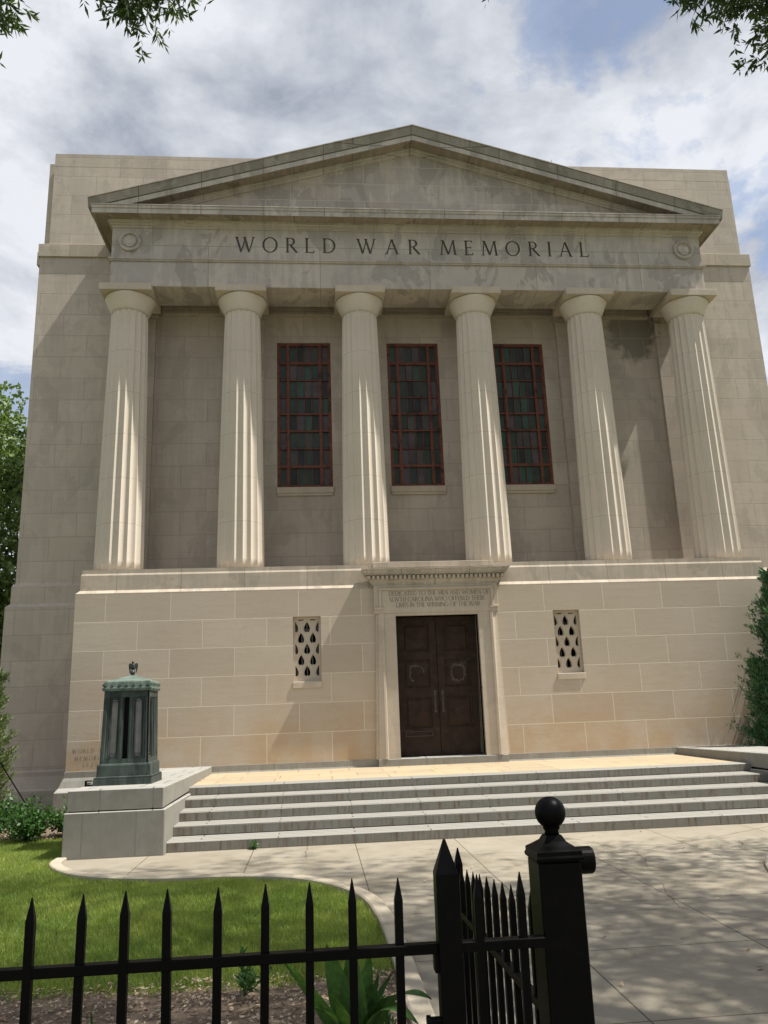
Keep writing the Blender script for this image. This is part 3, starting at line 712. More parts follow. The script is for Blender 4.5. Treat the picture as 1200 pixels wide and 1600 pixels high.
# entablature
YF = 19.29; HF = 8.07
bm = BM()
box(bm, XC-HF, XC+HF, YF, 20.33, 12.901, 13.62)
for s_ in (-1, 1): box(bm, XC+s_*HF if s_ < 0 else XC+7.05, XC-7.05 if s_ < 0 else XC+HF, 20.331, YW, 12.901, 13.62)
part('architrave', bm, M_ENT, bevel=.006)
bm = BM(); box(bm, XC-HF+.05, XC+HF-.05, YF+.3, YW-.001, 13.63, 13.7); part('portico_ceiling', bm, M_PLAIN)
bm = BM(); sweepU(bm, [(-.2, 13.621), (.035, 13.621), (.035, 13.655), (.065, 13.665), (.065, 13.705), (-.2, 13.709)], HF, YF, YW, XC); part('taenia', bm, M_ENT)
# frieze with carved letters
bm = BM(); box(bm, XC-HF, XC+HF, YF+.008, YW-.002, 13.71, 14.60)
fr = part('frieze', bm, M_ENT)
cut = BM()
for s, x0, x1 in (('WORLD', -1.97, .71), ('WAR', 1.28, 2.99), ('MEMORIAL', 3.56, 7.73)):
    polys, _ = fit_text(s, .45, x1-x0)
    for q in polys:
        k = random.uniform(0, .0015)
        a = Vector((q[1][0]-q[0][0], q[1][1]-q[0][1])); b_ = Vector((q[2][0]-q[1][0], q[2][1]-q[1][1]))
        qq = q if a.x*b_.y-a.y*b_.x > 0 else q[::-1]
        prism(cut, [(x0+px, YF-.02, 13.945+py) for px, py in qq], (0, .085+k*3, 0))
cme = bpy.data.meshes.new('cut'); bmesh.ops.recalc_face_normals(cut, faces=cut.faces); cut.to_mesh(cme); cut.free(); cme.materials.append(M_CARVE)
co = bpy.data.objects.new('cut', cme); COL.objects.link(co); co.parent = B; co.location = (-XC, -18.72, 0)
md = fr.modifiers.new('b', 'BOOLEAN'); md.object = co; md.operation = 'DIFFERENCE'; md.solver = 'EXACT'; md.use_self = True; md.material_mode = 'TRANSFER'
bpy.context.view_layer.update(); dg = bpy.context.evaluated_depsgraph_get(); nm = bpy.data.meshes.new_from_object(fr.evaluated_get(dg)); fr.modifiers.clear(); fr.data = nm; nm.name = 'frieze'
bpy.data.objects.remove(co)
for x in (-4.72, 10.45):
    bm = BM(); lathe(bm, [(.285, 0), (.285, .055), (.265, .075), (.225, .075), (.215, .02), (.165, .02), (.155, .05), (.001, .055)], n=40)
    bm.transform(Matrix.Translation((x, YF+.01, 14.19)) @ Matrix.Rotation(math.pi/2, 4, 'X')); 
    box(bm, x-.012, x+.012, YF-.045, YF-.02, 14.07, 14.31); box(bm, x+.012, x+.11, YF-.043, YF-.02, 14.19, 14.28)
    obj('medallion', bm, M_ENT, fr)
bm = BM(); sweepU(bm, [(-.2, 14.601), (.02, 14.601), (.025, 14.66), (.06, 14.67), (.065, 14.71), (.11, 14.72), (.12, 14.79), (-.2, 14.79)], HF, YF, YW, XC); part('bed_moulding', bm, M_ENT)
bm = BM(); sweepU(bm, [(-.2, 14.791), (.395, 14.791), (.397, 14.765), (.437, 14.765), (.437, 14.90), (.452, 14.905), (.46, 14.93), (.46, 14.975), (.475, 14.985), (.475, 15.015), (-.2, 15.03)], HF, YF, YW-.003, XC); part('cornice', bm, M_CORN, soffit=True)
# pediment
SL = .288; HS = 8.60; ZT0 = 15.16
bm = BM(); hz = lambda x: ZT0+SL*(x-(XC-HS))
ty0 = XC-7.95; 
prism(bm, [(XC-7.9, 19.33, 14.99), (XC+7.9, 19.33, 14.99), (XC, 19.33, hz(XC)-.3)], (0, .6, 0)); part('tympanum', bm, M_TYMP)
def rake(prof, half, name, m, parent=B, soffit=False):
    bm = BM()
    P = [(YF-o, dz) for o, dz in prof]
    rings = []
    for x, s_ in ((XC-half, -1), (XC, 0), (XC+half, 1)):
        zt = ZT0+SL*(HS-abs(x-XC)); rings.append([(x, y, zt+dz) for y, dz in P])
    loft(bm, rings); return part(name, bm, m, parent, soffit=soffit)
rake([(.54, 0), (.545, -.028), (.515, -.035), (.515, -.05), (.45, -.225), (.45, -.245), (.40, -.248), (.40, -.262), (-.02, -.262), (-.02, -.01)], HS, 'raking_sima', M_SIMA)
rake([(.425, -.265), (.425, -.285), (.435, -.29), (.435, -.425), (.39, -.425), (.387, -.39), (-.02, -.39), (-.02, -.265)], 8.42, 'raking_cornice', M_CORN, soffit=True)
rake([(.09, -.392), (.09, -.43), (.06, -.44), (.05, -.50), (.02, -.51), (.0, -.545), (-.06, -.545), (-.06, -.392)], 8.0, 'raking_bed_moulding', M_CORN)
rake([(-.025, -.005), (-1.52, -.005), (-1.52, -.25), (-.025, -.25)], HS-.005, 'roof', M_CORN)
for s_ in (-1, 1):
    a, b = sorted((XC+s_*(HF+.2), XC+s_*(HS-.06))); bm = BM(); box(bm, a, b, YF-.40, YW-.004, 15.031, 15.13); part('eaves_gutter', bm, M_CORN)

# back wall trim: pilasters, wall frieze
for x0, x1 in ((XC-8.07, XC-7.15), (XC-5.15, XC-4.17), (XC+4.17, XC+5.15), (XC+7.15, XC+8.07)):
    bm = BM(); y = YW-.15; box(bm, x0, x1, y, YW, 5.5, 12.62); box(bm, x0-.05, x1+.05, y-.05, YW, 5.33, 5.42)
    loft(bm, [[(x0-.05+o, y-.05+o, z), (x1+.05-o, y-.05+o, z), (x1+.05-o, YW, z), (x0-.05+o, YW, z)] for o, z in ((0, 5.421), (.05, 5.499))])
    for o, z0, z1 in ((.02, 12.621, 12.66), (.0, 12.661, 12.70), (.035, 12.701, 12.76), (.055, 12.761, 12.9)): box(bm, x0-o, x1+o, y-o, YW, z0, z1)
    part('pilaster', bm, M_WALL)
bm = BM(); box(bm, XC-7.0, XC+7.0, YW-.09, YW, 12.90, 13.62); box(bm, XC-7.0, XC+7.0, YW-.14, YW, 12.84, 12.899); part('wall_frieze', bm, M_CAP)
# dark damp stain high on the wall of the right hand bay is in the stone; windows
def window(x0, x1):
    y = YW+.06; fw = .075; bm = BM()
    w_, h_ = x1-x0, WZ1-WZ0
    def bar(a, b, c, d, p=.0): box(bm, x0+a*w_, x0+b*w_, y-p, y+.07, WZ0+c*h_, WZ0+d*h_)
    m1, m2 = .205, .795; t = .02
    rows = [0, .115, .145, .25, .375, .485, .6, .72, .855, 1.0]
    rows = [.0, .142, .262, .383, .500, .617, .737, .858, 1.0]
    bar(0, .045, 0, 1, .02); bar(.955, 1, 0, 1, .02); bar(.0455, .9545, 0, .018, .02); bar(.0455, .9545, .982, 1, .02)
    bar(m1-.025, m1+.025, .0185, .9815, .025); bar(m2-.025, m2+.025, .0185, .9815, .025)
    segs = ((.0455, m1-.0255), (m1+.0255, m2-.0255), (m2+.0255, .9545))
    for k, r in enumerate(rows[1:-1]):
        big = k in (0, 6, 3, 2); th = .009 if k in (0, 6) else (.0055 if big else .003)
        for a, b in segs: bar(a, b, r-th, r+th, .015 if big else .0)
    cells = []
    for k in range(8):
        z0, z1 = rows[k], rows[k+1]
        cells.append((.045, m1-.02, z0, z1)); cells.append((m2+.02, .955, z0, z1))
        for j in range(4):
            a = m1+.0255+(m2-m1-.051)*j/4; cells.append((a, a+(m2-m1-.051)/4, z0, z1))
            if j: bar(a-.008, a+.008, z0+.0115, z1-.0115, -.012)
        for a, b in ((.0455, .066), (m1-.046, m1-.0255), (m2+.0255, m2+.046), (.934, .9545)): bar(a, b, z0+.0115, z1-.0115, -.012)
    fo = part('window', bm, M_RED)
    bm = BM()
    for a, b, c, d in cells:
        tx, tz = random.gauss(0, .004), random.gauss(0, .006)
        vs = [bm.verts.new((x0+a*w_, y+.05-tx+tz, WZ0+c*h_)), bm.verts.new((x0+b*w_, y+.05+tx+tz, WZ0+c*h_)), bm.verts.new((x0+b*w_, y+.05+tx-tz, WZ0+d*h_)), bm.verts.new((x0+a*w_, y+.05-tx-tz, WZ0+d*h_))]
        f = bm.faces.new(vs); f.material_index = random.choices(range(5), (4, 2, 3, 2, 3))[0]
    obj('stained_glass', bm, None, fo, mats=GLASS)
    bm = BM(); box(bm, x0-.02, x1+.02, YW-.06, YW+.2, WZ0-.17, WZ0-.004); box(bm, x0-.0, x1+.0, YW-.045, YW+.1, WZ0-.24, WZ0-.172); obj('sill', bm, M_PLAIN, fo, bevel=.006)
for a, b in WIN: window(a, b)
bm = BM(); box(bm, XC-8, XC+8, YW+.2, YW+.24, 6, 13.5); part('inner_wall', bm, M_DARK)

# ------------------------------------------------------------------ steps, terrace, pedestals
SY = [13.10, 13.66, 14.24, 14.83, 15.45]; SZ = [.150, .296, .441, .586, .730]
st = empty('entrance_steps', (XC, 13.1, 0), 'five wide grey granite steps rising to the bronze doors', 'steps')
SX0, SX1 = -2.33, 8.3
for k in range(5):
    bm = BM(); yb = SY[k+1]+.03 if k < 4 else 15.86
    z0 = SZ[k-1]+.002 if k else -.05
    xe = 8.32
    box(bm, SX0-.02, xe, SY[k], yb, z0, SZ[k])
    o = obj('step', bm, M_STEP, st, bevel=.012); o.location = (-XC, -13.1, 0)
bm = BM(); box(bm, SX0-.02, 8.32, 15.861, 18.70, .40, .728); o = obj('terrace', bm, M_PAVE, st); o.location = (-XC, -13.1, 0)
def pedestal(x0, x1, label):
    p = empty('stair_pedestal', ((x0+x1)/2, 12.9, 0), label, 'pedestal', 'granite pedestals flanking the steps')
    def cc(bm, y0, y1, a, b, z0, zf, zb):
        v = [(a, y0, z0), (b, y0, z0), (b, y1, z0), (a, y1, z0)]; u = [(a, y0, zf), (b, y0, zf), (b, y1, zb), (a, y1, zb)]
        loft(bm, [v, u])
    off = (-(x0+x1)/2, -12.9, 0)
    bm = BM(); cc(bm, 12.9, 18.68, x0, x1, -.05, .648, .60); o = obj('plinth', bm, M_PED, p, bevel=.012); o.location = off
    bm = BM(); cc(bm, 12.93, 18.69, x0+.035, x1-.03, .663, .962, .886); o = obj('cap', bm, M_PED, p, bevel=.012); o.location = off
    bm = BM(); box(bm, x0+.06, x1-.06, 12.96, 18.6, .60, .70); o = obj('joint', bm, M_DARK, p); o.location = off
pedestal(-3.74, -2.27, 'granite pedestal left of the steps, under the green bronze lantern')
pedestal(8.27, 9.72, 'bare granite pedestal at the right end of the steps')

# ------------------------------------------------------------------ lantern with eagle
LX, LY, LZ = -3.10, 14.19, .95
ln = empty('bronze_lantern', (LX, LY, LZ), 'green bronze memorial lantern with a small eagle on its roof', 'lantern')
def sq(bm, prof, cap=True): loft(bm, [[(-h, -h, z), (h, -h, z), (h, h, z), (-h, h, z)] for h, z in prof])
bm = BM(); sq(bm, [(.455, -.02), (.455, .09), (.445, .10), (.445, .125), (.42, .135), (.415, .30), (.405, .32), (.385, .33)])
for s_ in (-1, 1):
    for i in range(30):
        x = -.43+.86*i/29
        box(bm, x-.008, x+.008, s_*.446-.008, s_*.446+.008, .10, .122); box(bm, s_*.446-.008, s_*.446+.008, x-.008, x+.008, .10, .122)
obj('base', bm, M_VERD, ln)
bm = BM(); sq(bm, [(.30, .331), (.30, 1.47)]); obj('core', bm, M_DARK, ln)
hb, ht, zb, zt = .385, .362, .331, 1.47
def lp(face, u, z, d=0):
    h = hb+(ht-hb)*(z-zb)/(zt-zb)-d; u = u*h/hb
    return [(u, -h, z), (h, u, z), (-u, h, z), (-h, -u, z)][face]
bm = BM(); bmd = BM()
def lbar(bm, face, u0, u1, z0, z1, d0=0, d1=.03):
    loft(bm, [[lp(face, u0, z, d0), lp(face, u1, z, d0), lp(face, u1, z, d1), lp(face, u0, z, d1)] for z in (z0, z1)])
for f in range(4):
    lbar(bm, f, -.385, .3549, zb, zb+.07); lbar(bm, f, -.385, .3549, zt-.10, zt)
    for u0, u1 in ((-.385, -.33), (-.10, -.065), (.065, .10), (.33, .3549)): lbar(bm, f, u0, u1, zb+.0705, zt-.1005)
    lbar(bm, f, -.065, -.045, zb+.0705, zt-.1005, .02, .05); lbar(bm, f, .045, .065, zb+.0705, zt-.1005, .02, .05)
    for s_ in (-1, 1):
        a, b = sorted((s_*.105, s_*.325))
        for u0, u1, z0, z1 in ((a, a+.028, zb+.075, zt-.105), (b-.028, b, zb+.075, zt-.105), (a+.029, b-.029, zb+.075, zb+.10), (a+.029, b-.029, zt-.13, zt-.105)): lbar(bm, f, u0, u1, z0, z1, .012, .04)
        for u0, u1, z0, z1 in ((a+.04, a+.047, zb+.13, zt-.16), (b-.047, b-.04, zb+.13, zt-.16), (a+.06, b-.06, zb+.14, zb+.152), (a+.06, b-.06, zt-.172, zt-.16), (a+.035, a+.065, zb+.105, zb+.125), (b-.065, b-.035, zb+.105, zb+.125), (a+.035, a+.065, zt-.155, zt-.135), (b-.065, b-.035, zt-.155, zt-.135)): lbar(bm, f, u0, u1, z0, z1, .018, .035)
obj('body', bm, M_VERD, ln)
bm = BM()
for f in range(4):
    for s_ in (-1, 1):
        a, b = sorted((s_*.129, s_*.301)); n = 6; rings = []
        for z in (zb+.105, zt-.135): rings.append([lp(f, a+(b-a)*i/n, z, .045-.018*math.sin(math.pi*i/n)) for i in range(n+1)])
        loft(bm, rings, close=False, caps=False)
for f in bm.faces: f.smooth = True
obj('glass_panel', bm, M_FROST, ln, recalc=False)
bm = BM(); sq(bm, [(.36, 1.471), (.385, 1.475), (.392, 1.50), (.40, 1.505), (.40, 1.525), (.38, 1.53), (.372, 1.62), (.362, 1.635), (.06, 1.725), (.05, 1.74)])
rf = obj('roof', bm, M_VERDL, ln)
bm = BM()
for k in range(3):
    r = .02-.006*k; box(bm, -r, r, -(.012+.004*k), .012+.004*k, -r, r)
bmesh.ops.recalc_face_normals(bm, faces=bm.faces); me_st = bpy.data.meshes.new('stud'); bm.to_mesh(me_st); bm.free(); me_st.materials.append(M_VERDL)
for i in range(7):
    u = -.345+.69*i/6
    for cx, cy, ax in ((u, -.385, 0), (u, .385, 0), (-.385, u, 1), (.385, u, 1)):
        o = link(bpy.data.objects.new('stud', me_st), rf); o.location = (cx, cy, 1.572); o.rotation_euler = (0, 0, ax*math.pi/2)
# eagle on a ball
bm = BM()
bmesh.ops.create_uvsphere(bm, u_segments=20, v_segments=12, radius=.045, matrix=Matrix.Translation((0, -.01, 1.785)))
lathe(bm, [(.03, 1.73), (.035, 1.74), (.02, 1.75)], n=16)
for f in bm.faces: f.smooth = True
fin = obj('finial_ball', bm, M_EAGLE, rf)
bm = BM()
rings = []
for z, rx, ry, cy in ((1.815, .015, .012, .03), (1.84, .032, .026, .012), (1.875, .04, .032, .0), (1.91, .034, .028, -.004), (1.935, .02, .018, -.006), (1.95, .018, .017, -.01), (1.968, .02, .022, -.014), (1.982, .013, .014, -.012), (1.988, .003, .003, -.01)):
    rings.append([(rx*math.cos(2*math.pi*i/14), cy+ry*math.sin(2*math.pi*i/14), z) for i in range(14)])
loft(bm, rings)
loft(bm, [[(.006*math.cos(a), -.03, 1.967+.006*math.sin(a)) for a in (0, 1.57, 3.14, 4.71)], [(.001*math.cos(a), -.052, 1.957+.001*math.sin(a)) for a in (0, 1.57, 3.14, 4.71)]])
for s_ in (-1, 1):
    out_ = [(.02, 1.925), (.045, 1.945), (.066, 1.94), (.078, 1.915), (.076, 1.87), (.066, 1.82), (.058, 1.775), (.05, 1.80), (.04, 1.845), (.028, 1.87)]
    prism(bm, [(s_*x, .005+x*.25, z) for x, z in out_], (0, .014, 0))
    loft(bm, [[(s_*.016+.008*math.cos(a), .0+.008*math.sin(a), z) for a in (0, 1.57, 3.14, 4.71)] for z in (1.825, 1.85)])
prism(bm, [(-.018, .03, 1.84), (.018, .03, 1.84), (.03, .055, 1.77), (-.03, .055, 1.77)], (0, .01, .004))
obj('eagle', bm, M_EAGLE, fin, smooth=False)
bf = empty('floodlight', (-3.62, 13.75, .955), 'small dark bracket beside the bronze lantern base on the pedestal', 'floodlight')
bm = BM(); box(bm, -.055, -.04, -.04, .04, 0, .085); box(bm, -.039, .045, -.03, .03, .07, .085); box(bm, -.039, .06, -.04, .04, -.005, .012); obj('bracket', bm, M_IRON, bf)
bm = BM(); box(bm, -.025, .03, -.025, .025, .014, .05); obj('lamp_head', bm, M_FROST, bf, bevel=.006)

# ------------------------------------------------------------------ iron fence and gate
YFn = 3.32
def picket_mesh(w_, ztip, zsh, zbot=.06, name='picket'):
    bm = BM(); h = w_/2
    loft(bm, [[(-h, -h, z), (h, -h, z), (h, h, z), (-h, h, z)] for z in (zbot, zsh)])
    a = [(-h, -h, zsh), (h, -h, zsh), (h, h, zsh), (-h, h, zsh)]
    k = h*.12; loft(bm, [a, [(-k, -k, ztip), (k, -k, ztip), (k, k, ztip), (-k, k, ztip)]])
    bmesh.ops.remove_doubles(bm, verts=bm.verts, dist=1e-5); bmesh.ops.recalc_face_normals(bm, faces=bm.faces)
    me = bpy.data.meshes.new(name); bm.to_mesh(me); bm.free(); me.materials.append(M_IRON); return me
PK = picket_mesh(.031, 1.365, 1.285)
def fence(x0, x1, pks, label, bottom=True):
    f = empty('iron_fence', ((x0+x1)/2, YFn, 0), label, 'fence', 'black iron fence sections')
    cx = (x0+x1)/2
    for z in (1.092, .16):
        bm = BM(); box(bm, x0-cx, x1-cx, -.022, .022, z, z+.036); obj('rail', bm, M_IRON, f, bevel=.003)
    for x in pks:
        p = link(bpy.data.objects.new('picket', PK), f); p.location = (x-cx, 0, 0); p.rotation_euler = (random.gauss(0, .006), random.gauss(0, .007), random.gauss(0, .05)); p.location.z = random.gauss(0, .004)
fence(-2.6, .447, [.292-.1675*k for k in range(17)], 'long run of black spear-topped iron fence across the lawn edge')
fence(.537, .862, [.605, .772], 'short black fence panel with two pickets between the two posts')
gp = empty('spike_post', (.492, YFn, 0), 'thick black iron post ending in a tall pointed spike', 'post')
bm = BM(); h = .044; sh = 1.372
loft(bm, [[(-h, -h, z), (h, -h, z), (h, h, z), (-h, h, z)] for z in (-.03, sh)]); loft(bm, [[(-h, -h, sh), (h, -h, sh), (h, h, sh), (-h, h, sh)], [(-.004, -.004, 1.495), (.004, -.004, 1.495), (.004, .004, 1.495), (-.004, .004, 1.495)]])
bmesh.ops.remove_doubles(bm, verts=bm.verts, dist=1e-5); obj('shaft', bm, M_IRON, gp, bevel=.003)
bm = BM(); box(bm, -.06, -.0445, -.03, .03, 1.03, 1.085); obj('latch', bm, M_IRON, gp)
bm = BM(); tube(bm, [(-.045, -.02, .87), (-.085, -.02, .87)], .014, .014, 10); tube(bm, [(-.085, -.02, .87), (-.10, -.02, .87)], .02, .02, 10); obj('bolt', bm, M_IRON, gp)
bp_ = empty('ball_post', (.948, YFn+.085, 0), 'square black iron gate post topped by a large ball', 'post')
bm = BM(); sq(bm, [(.086, -.03), (.086, 1.385)]); obj('shaft', bm, M_IRON, bp_, bevel=.004)
bm = BM(); sq(bm, [(.087, 1.386), (.094, 1.392), (.096, 1.402), (.091, 1.41), (.091, 1.425), (.084, 1.43), (.066, 1.441), (.044, 1.456), (.031, 1.478)])
cp = obj('cap', bm, M_IRON, bp_)
bm = BM(); lathe(bm, [(.030, 1.478), (.027, 1.492), (.034, 1.502)]+[(.0625*math.sin(a), 1.562-.0625*math.cos(a)) for a in np.linspace(.58, math.pi-.02, 18)], n=36)
obj('ball_finial', bm, M_IRON, cp, smooth=True)
bm = BM(); prof = [(.03, .0865), (.047, .088), (.052, .10), (.052, .15), (.047, .158), (.0, .16)]
n = 28; loft(bm, [[(x, r*math.cos(2*math.pi*i/n), 1.375+r*math.sin(2*math.pi*i/n)) for i in range(n)] for r, x in prof[:-1]]); obj('round_lamp', bm, M_IRON, bp_)
# gate leaf opened inwards
g0 = Vector((.90, 3.50)); g1 = Vector((.845, 5.16)); GL = (g1-g0).length; ga = math.atan2(g1.y-g0.y, g1.x-g0.x)
gt = empty('iron_gate', (g0.x, g0.y, 0), 'open black iron gate leaf of spear pickets swung back along the path', 'gate', rz=ga)
for z in (.79, .18):
    bm = BM(); box(bm, .0, GL, -.02, .02, z, z+.034); obj('rail', bm, M_IRON, gt, bevel=.003)
npk = 10
for i in range(npk):
    s_ = .12+(GL-.2)*i/(npk-1); top = 1.245-.19*(s_/GL)**.9
    me = picket_mesh(.028, top, top-.075); p = link(bpy.data.objects.new('picket', me), gt); p.location = (s_, 0, 0)
for x, tz in ((.02, 1.20), (GL, 1.16)):
    bm = BM(); 
    loft(bm, [[(-.022, -.022, z), (.022, -.022, z), (.022, .022, z), (-.022, .022, z)] for z in (.05, tz-.09)]); loft(bm, [[(-.022, -.022, tz-.0899), (.022, -.022, tz-.0899), (.022, .022, tz-.0899), (-.022, .022, tz-.0899)], [(-.003, -.003, tz), (.003, -.003, tz), (.003, .003, tz), (-.003, .003, tz)]])
    o = obj('stile', bm, M_IRON, gt); o.location = (x, 0, 0)

# ------------------------------------------------------------------ vegetation
def project(P):
    d = P-np.array([0, 0, CAMZ]); X = d@np.array(rt); Y = d@np.array(up); Z = d@np.array(fwd)
    Z = np.where(Z < .05, .05, Z); return 600+FPX*X/Z, 800-FPX*Y/Z, Z
def leaves(c, dirs, l, wd, name, m, parent, fold=True):
    n = len(c); a = dirs/np.linalg.norm(dirs, axis=1, keepdims=True)
    r = RNG.normal(size=(n, 3)); s = np.cross(a, r); s /= np.linalg.norm(s, axis=1, keepdims=True)+1e-9
    l = l[:, None]; wd = wd[:, None]
    V = np.concatenate([c, c+a*l*.45+s*wd, c+a*l, c+a*l*.45-s*wd]); F = np.stack([np.arange(n)+i*n for i in range(4)], 1)
    return np_mesh(name, V, F, m, parent)
def twig_leaves(starts, tdirs, length, per, ll, lw, droop=.35):
    n = len(starts); tdirs = tdirs/np.linalg.norm(tdirs, axis=1, keepdims=True)
    t = RNG.uniform(.1, 1, (n, per)); L = RNG.uniform(.6, 1.2, n)*length
    c = starts[:, None]+tdirs[:, None]*(t*L[:, None])[..., None]; c[..., 2] -= droop*L[:, None]*t**2
    d = tdirs[:, None]*.7+RNG.normal(0, .75, (n, per, 3)); d[..., 2] -= .45
    return c.reshape(-1, 3), d.reshape(-1, 3), RNG.uniform(.7, 1.25, n*per)*ll, RNG.uniform(.7, 1.2, n*per)*lw
def oak(base, trunk_pts, cen, rr, n_cl, label, extra, seedlimbs=7, more=()):
    r = empty('oak_tree', base, label, 'tree', 'oaks over the fence')
    bm = BM(); b = Vector(base); P = [Vector(p)-b for p in trunk_pts]; tube(bm, P, .38, .2, 12); top = P[-1]
    for i in range(seedlimbs):
        a = 2*math.pi*i/seedlimbs+random.uniform(-.3, .3); e = Vector((cen[0]+rr[0]*.75*math.cos(a), cen[1]+rr[1]*.75*math.sin(a), cen[2]+rr[2]*random.uniform(-.1, .5)))-b
        mid = top.lerp(e, .5)+Vector((0, 0, .6)); tube(bm, [top-Vector((0, 0, .5)), top.lerp(mid, .5)+Vector((0, 0, .2)), mid, mid.lerp(e, .6), e], .17, .03, 8)
    for p in extra:
        e = Vector(p)-b; mid = top.lerp(e, .55)+Vector((0, 0, .9)); tube(bm, [top-Vector((0, 0, .4)), mid, mid.lerp(e, .6)+Vector((0, 0, .25)), e+Vector((0, 0, .25))], .1, .012, 6)
    # clumps, then twigs in the clumps; nothing hangs lower than the limbs carry it
    cl = RNG.normal(size=(n_cl, 3)); cl /= np.linalg.norm(cl, axis=1, keepdims=True); cl *= RNG.uniform(.25, 1, (n_cl, 1))**.5; cl = cl*np.array(rr)+np.array(cen)
    for c2, r2, n2 in more:
        q = RNG.normal(size=(n2, 3)); q /= np.linalg.norm(q, axis=1, keepdims=True); q *= RNG.uniform(.15, 1, (n2, 1))**.5; cl = np.concatenate([cl, q*np.array(r2)+np.array(c2)])
        e = Vector(c2)-b; mid = top.lerp(e, .5)+Vector((0, 0, .4)); tube(bm, [top-Vector((0, 0, .6)), mid, e], .2, .05, 8)
    tw = (cl[:, None]+RNG.normal(0, .34, (len(cl), 30, 3))*np.array([1, 1, .6])).reshape(-1, 3)
    obj('trunk', bm, M_BARK, r, smooth=True)
    px, py, pz = project(tw); ins = (px > -70) & (px < 1270) & (py > -75) & (py < 1700) & (((tw-np.array([0, 0, CAMZ]))@np.array(fwd)) > .1)
    tw = tw[~ins]
    ex = []
    for p in extra:
        k = 15; q = np.array(p)+RNG.normal(0, 1, (k, 3))*np.array([.07, .14, .05]); ex.append(q)
    if ex: tw = np.concatenate([tw]+ex)
    td = RNG.normal(size=tw.shape); td[:, 2] = td[:, 2]*.5-.25
    nx_ = sum(len(e) for e in ex); m0 = len(tw)-nx_
    A = twig_leaves(tw[:m0], td[:m0], .42, 18, .085, .0115); Bq = twig_leaves(tw[m0:], td[m0:], .17, 15, .08, .0105)
    c, d, l, wd = (np.concatenate(z_) for z_ in zip(A, Bq))
    o = leaves(c-np.array(base), d, l, wd, 'crown', M_OAK, r); return r
EXTRA_CROWN = {}
def ray_at(px, py, y):
    d = Vector(rt)*((px-600)/FPX)-Vector(up)*((py-800)/FPX)+Vector(fwd); k = y/d.y; return (d.x*k, d.y*k, CAMZ+d.z*k)
EX_TL = [(-1.49, 4.8, 7.22), (-1.43, 5.0, 7.36), (-1.36, 5.2, 7.50), (-1.16, 4.9, 7.28), (-1.08, 5.1, 7.50), (-.95, 4.8, 7.24), (-1.3, 5.0, 7.45), (-1.18, 5.2, 7.66), (-1.33, 4.9, 7.06), (-1.25, 4.9, 7.16), (-1.05, 5.0, 7.4), (-2.2, 4.8, 7.02), (-2.32, 5.0, 7.1), (-2.4, 5.2, 7.35), (-2.32, 4.9, 6.95), (-2.25, 5.0, 7.25), (-2.35, 4.8, 6.86)]
EX_TR = [(2.95, 4.8, 7.51), (3.13, 5.0, 7.65), (3.36, 5.2, 7.77), (3.36, 4.9, 7.51), (3.67, 5.1, 7.71), (3.25, 4.8, 7.34), (3.51, 5.0, 7.47), (3.78, 5.2, 7.53), (3.13, 4.9, 7.69), (3.61, 5.1, 7.84), (3.58, 4.8, 7.33), (3.72, 5.0, 7.34), (3.80, 5.2, 7.31)]
oak((9.4, 2.4, 0), [(9.4, 2.4, -.1), (9.3, 2.4, 2.5), (9.1, 2.5, 5), (8.8, 2.6, 7.2)], (6.7, 2.9, 10.4), (6.0, 5.6, 2.9), 430, 'oak leaning over the right side of the path, leaves at top right', EX_TR, more=(((9.8, 7.0, 10.5), (3.8, 4.2, 2.6), 170), ((6.2, 7.6, 15.0), (4.6, 3.6, 1.9), 120)))
oak((-7.6, 2.6, 0), [(-7.6, 2.6, -.1), (-7.5, 2.7, 2.5), (-7.2, 2.9, 5), (-6.9, 3.1, 7.4)], (-4.6, 3.3, 10.3), (4.2, 4.0, 2.6), 130, 'oak beyond the left edge, leaves hanging at top left', EX_TL)
# large tree behind the building at the left
def big_tree(base, h, rr, n, label, m=M_FAR):
    r = empty('shade_tree', base, label, 'tree', 'trees behind the hall')
    bm = BM(); tube(bm, [(0, 0, -.1), (.1, 0, h*.3), (0, .1, h*.6)], .4, .2, 10)
    for i in range(8):
        a = i*.8; e = Vector((rr*.7*math.cos(a), rr*.7*math.sin(a), h*random.uniform(.45, .9))); s = Vector((0, 0, h*random.uniform(.2, .5))); tube(bm, [s, s.lerp(e, .5)+Vector((0, 0, .4)), e], .14, .03, 6)
    obj('trunk', bm, M_BARK, r, smooth=True)
    cl = RNG.normal(size=(n, 3)); cl /= np.linalg.norm(cl, axis=1, keepdims=True); cl *= RNG.uniform(.3, 1, (n, 1))**.45
    cl = cl*np.array([rr, rr, h*.46])+np.array([0, 0, h*.54])
    tw = (cl[:, None]+RNG.normal(0, .42, (n, 9, 3))).reshape(-1, 3); td = RNG.normal(size=tw.shape); td[:, 2] -= .1
    c, d, l, wd = twig_leaves(tw, td, .5, 9, .20, .065, .3)
    leaves(c, d, l, wd, 'crown', m, r)
big_tree((-13.6, 31, 0), 15.0, 4.2, 820, 'tall leafy shade tree rising behind the left corner of the hall')
big_tree((-21, 34, 0), 14, 4.5, 200, 'shade tree farther left behind the hall, mostly out of view')
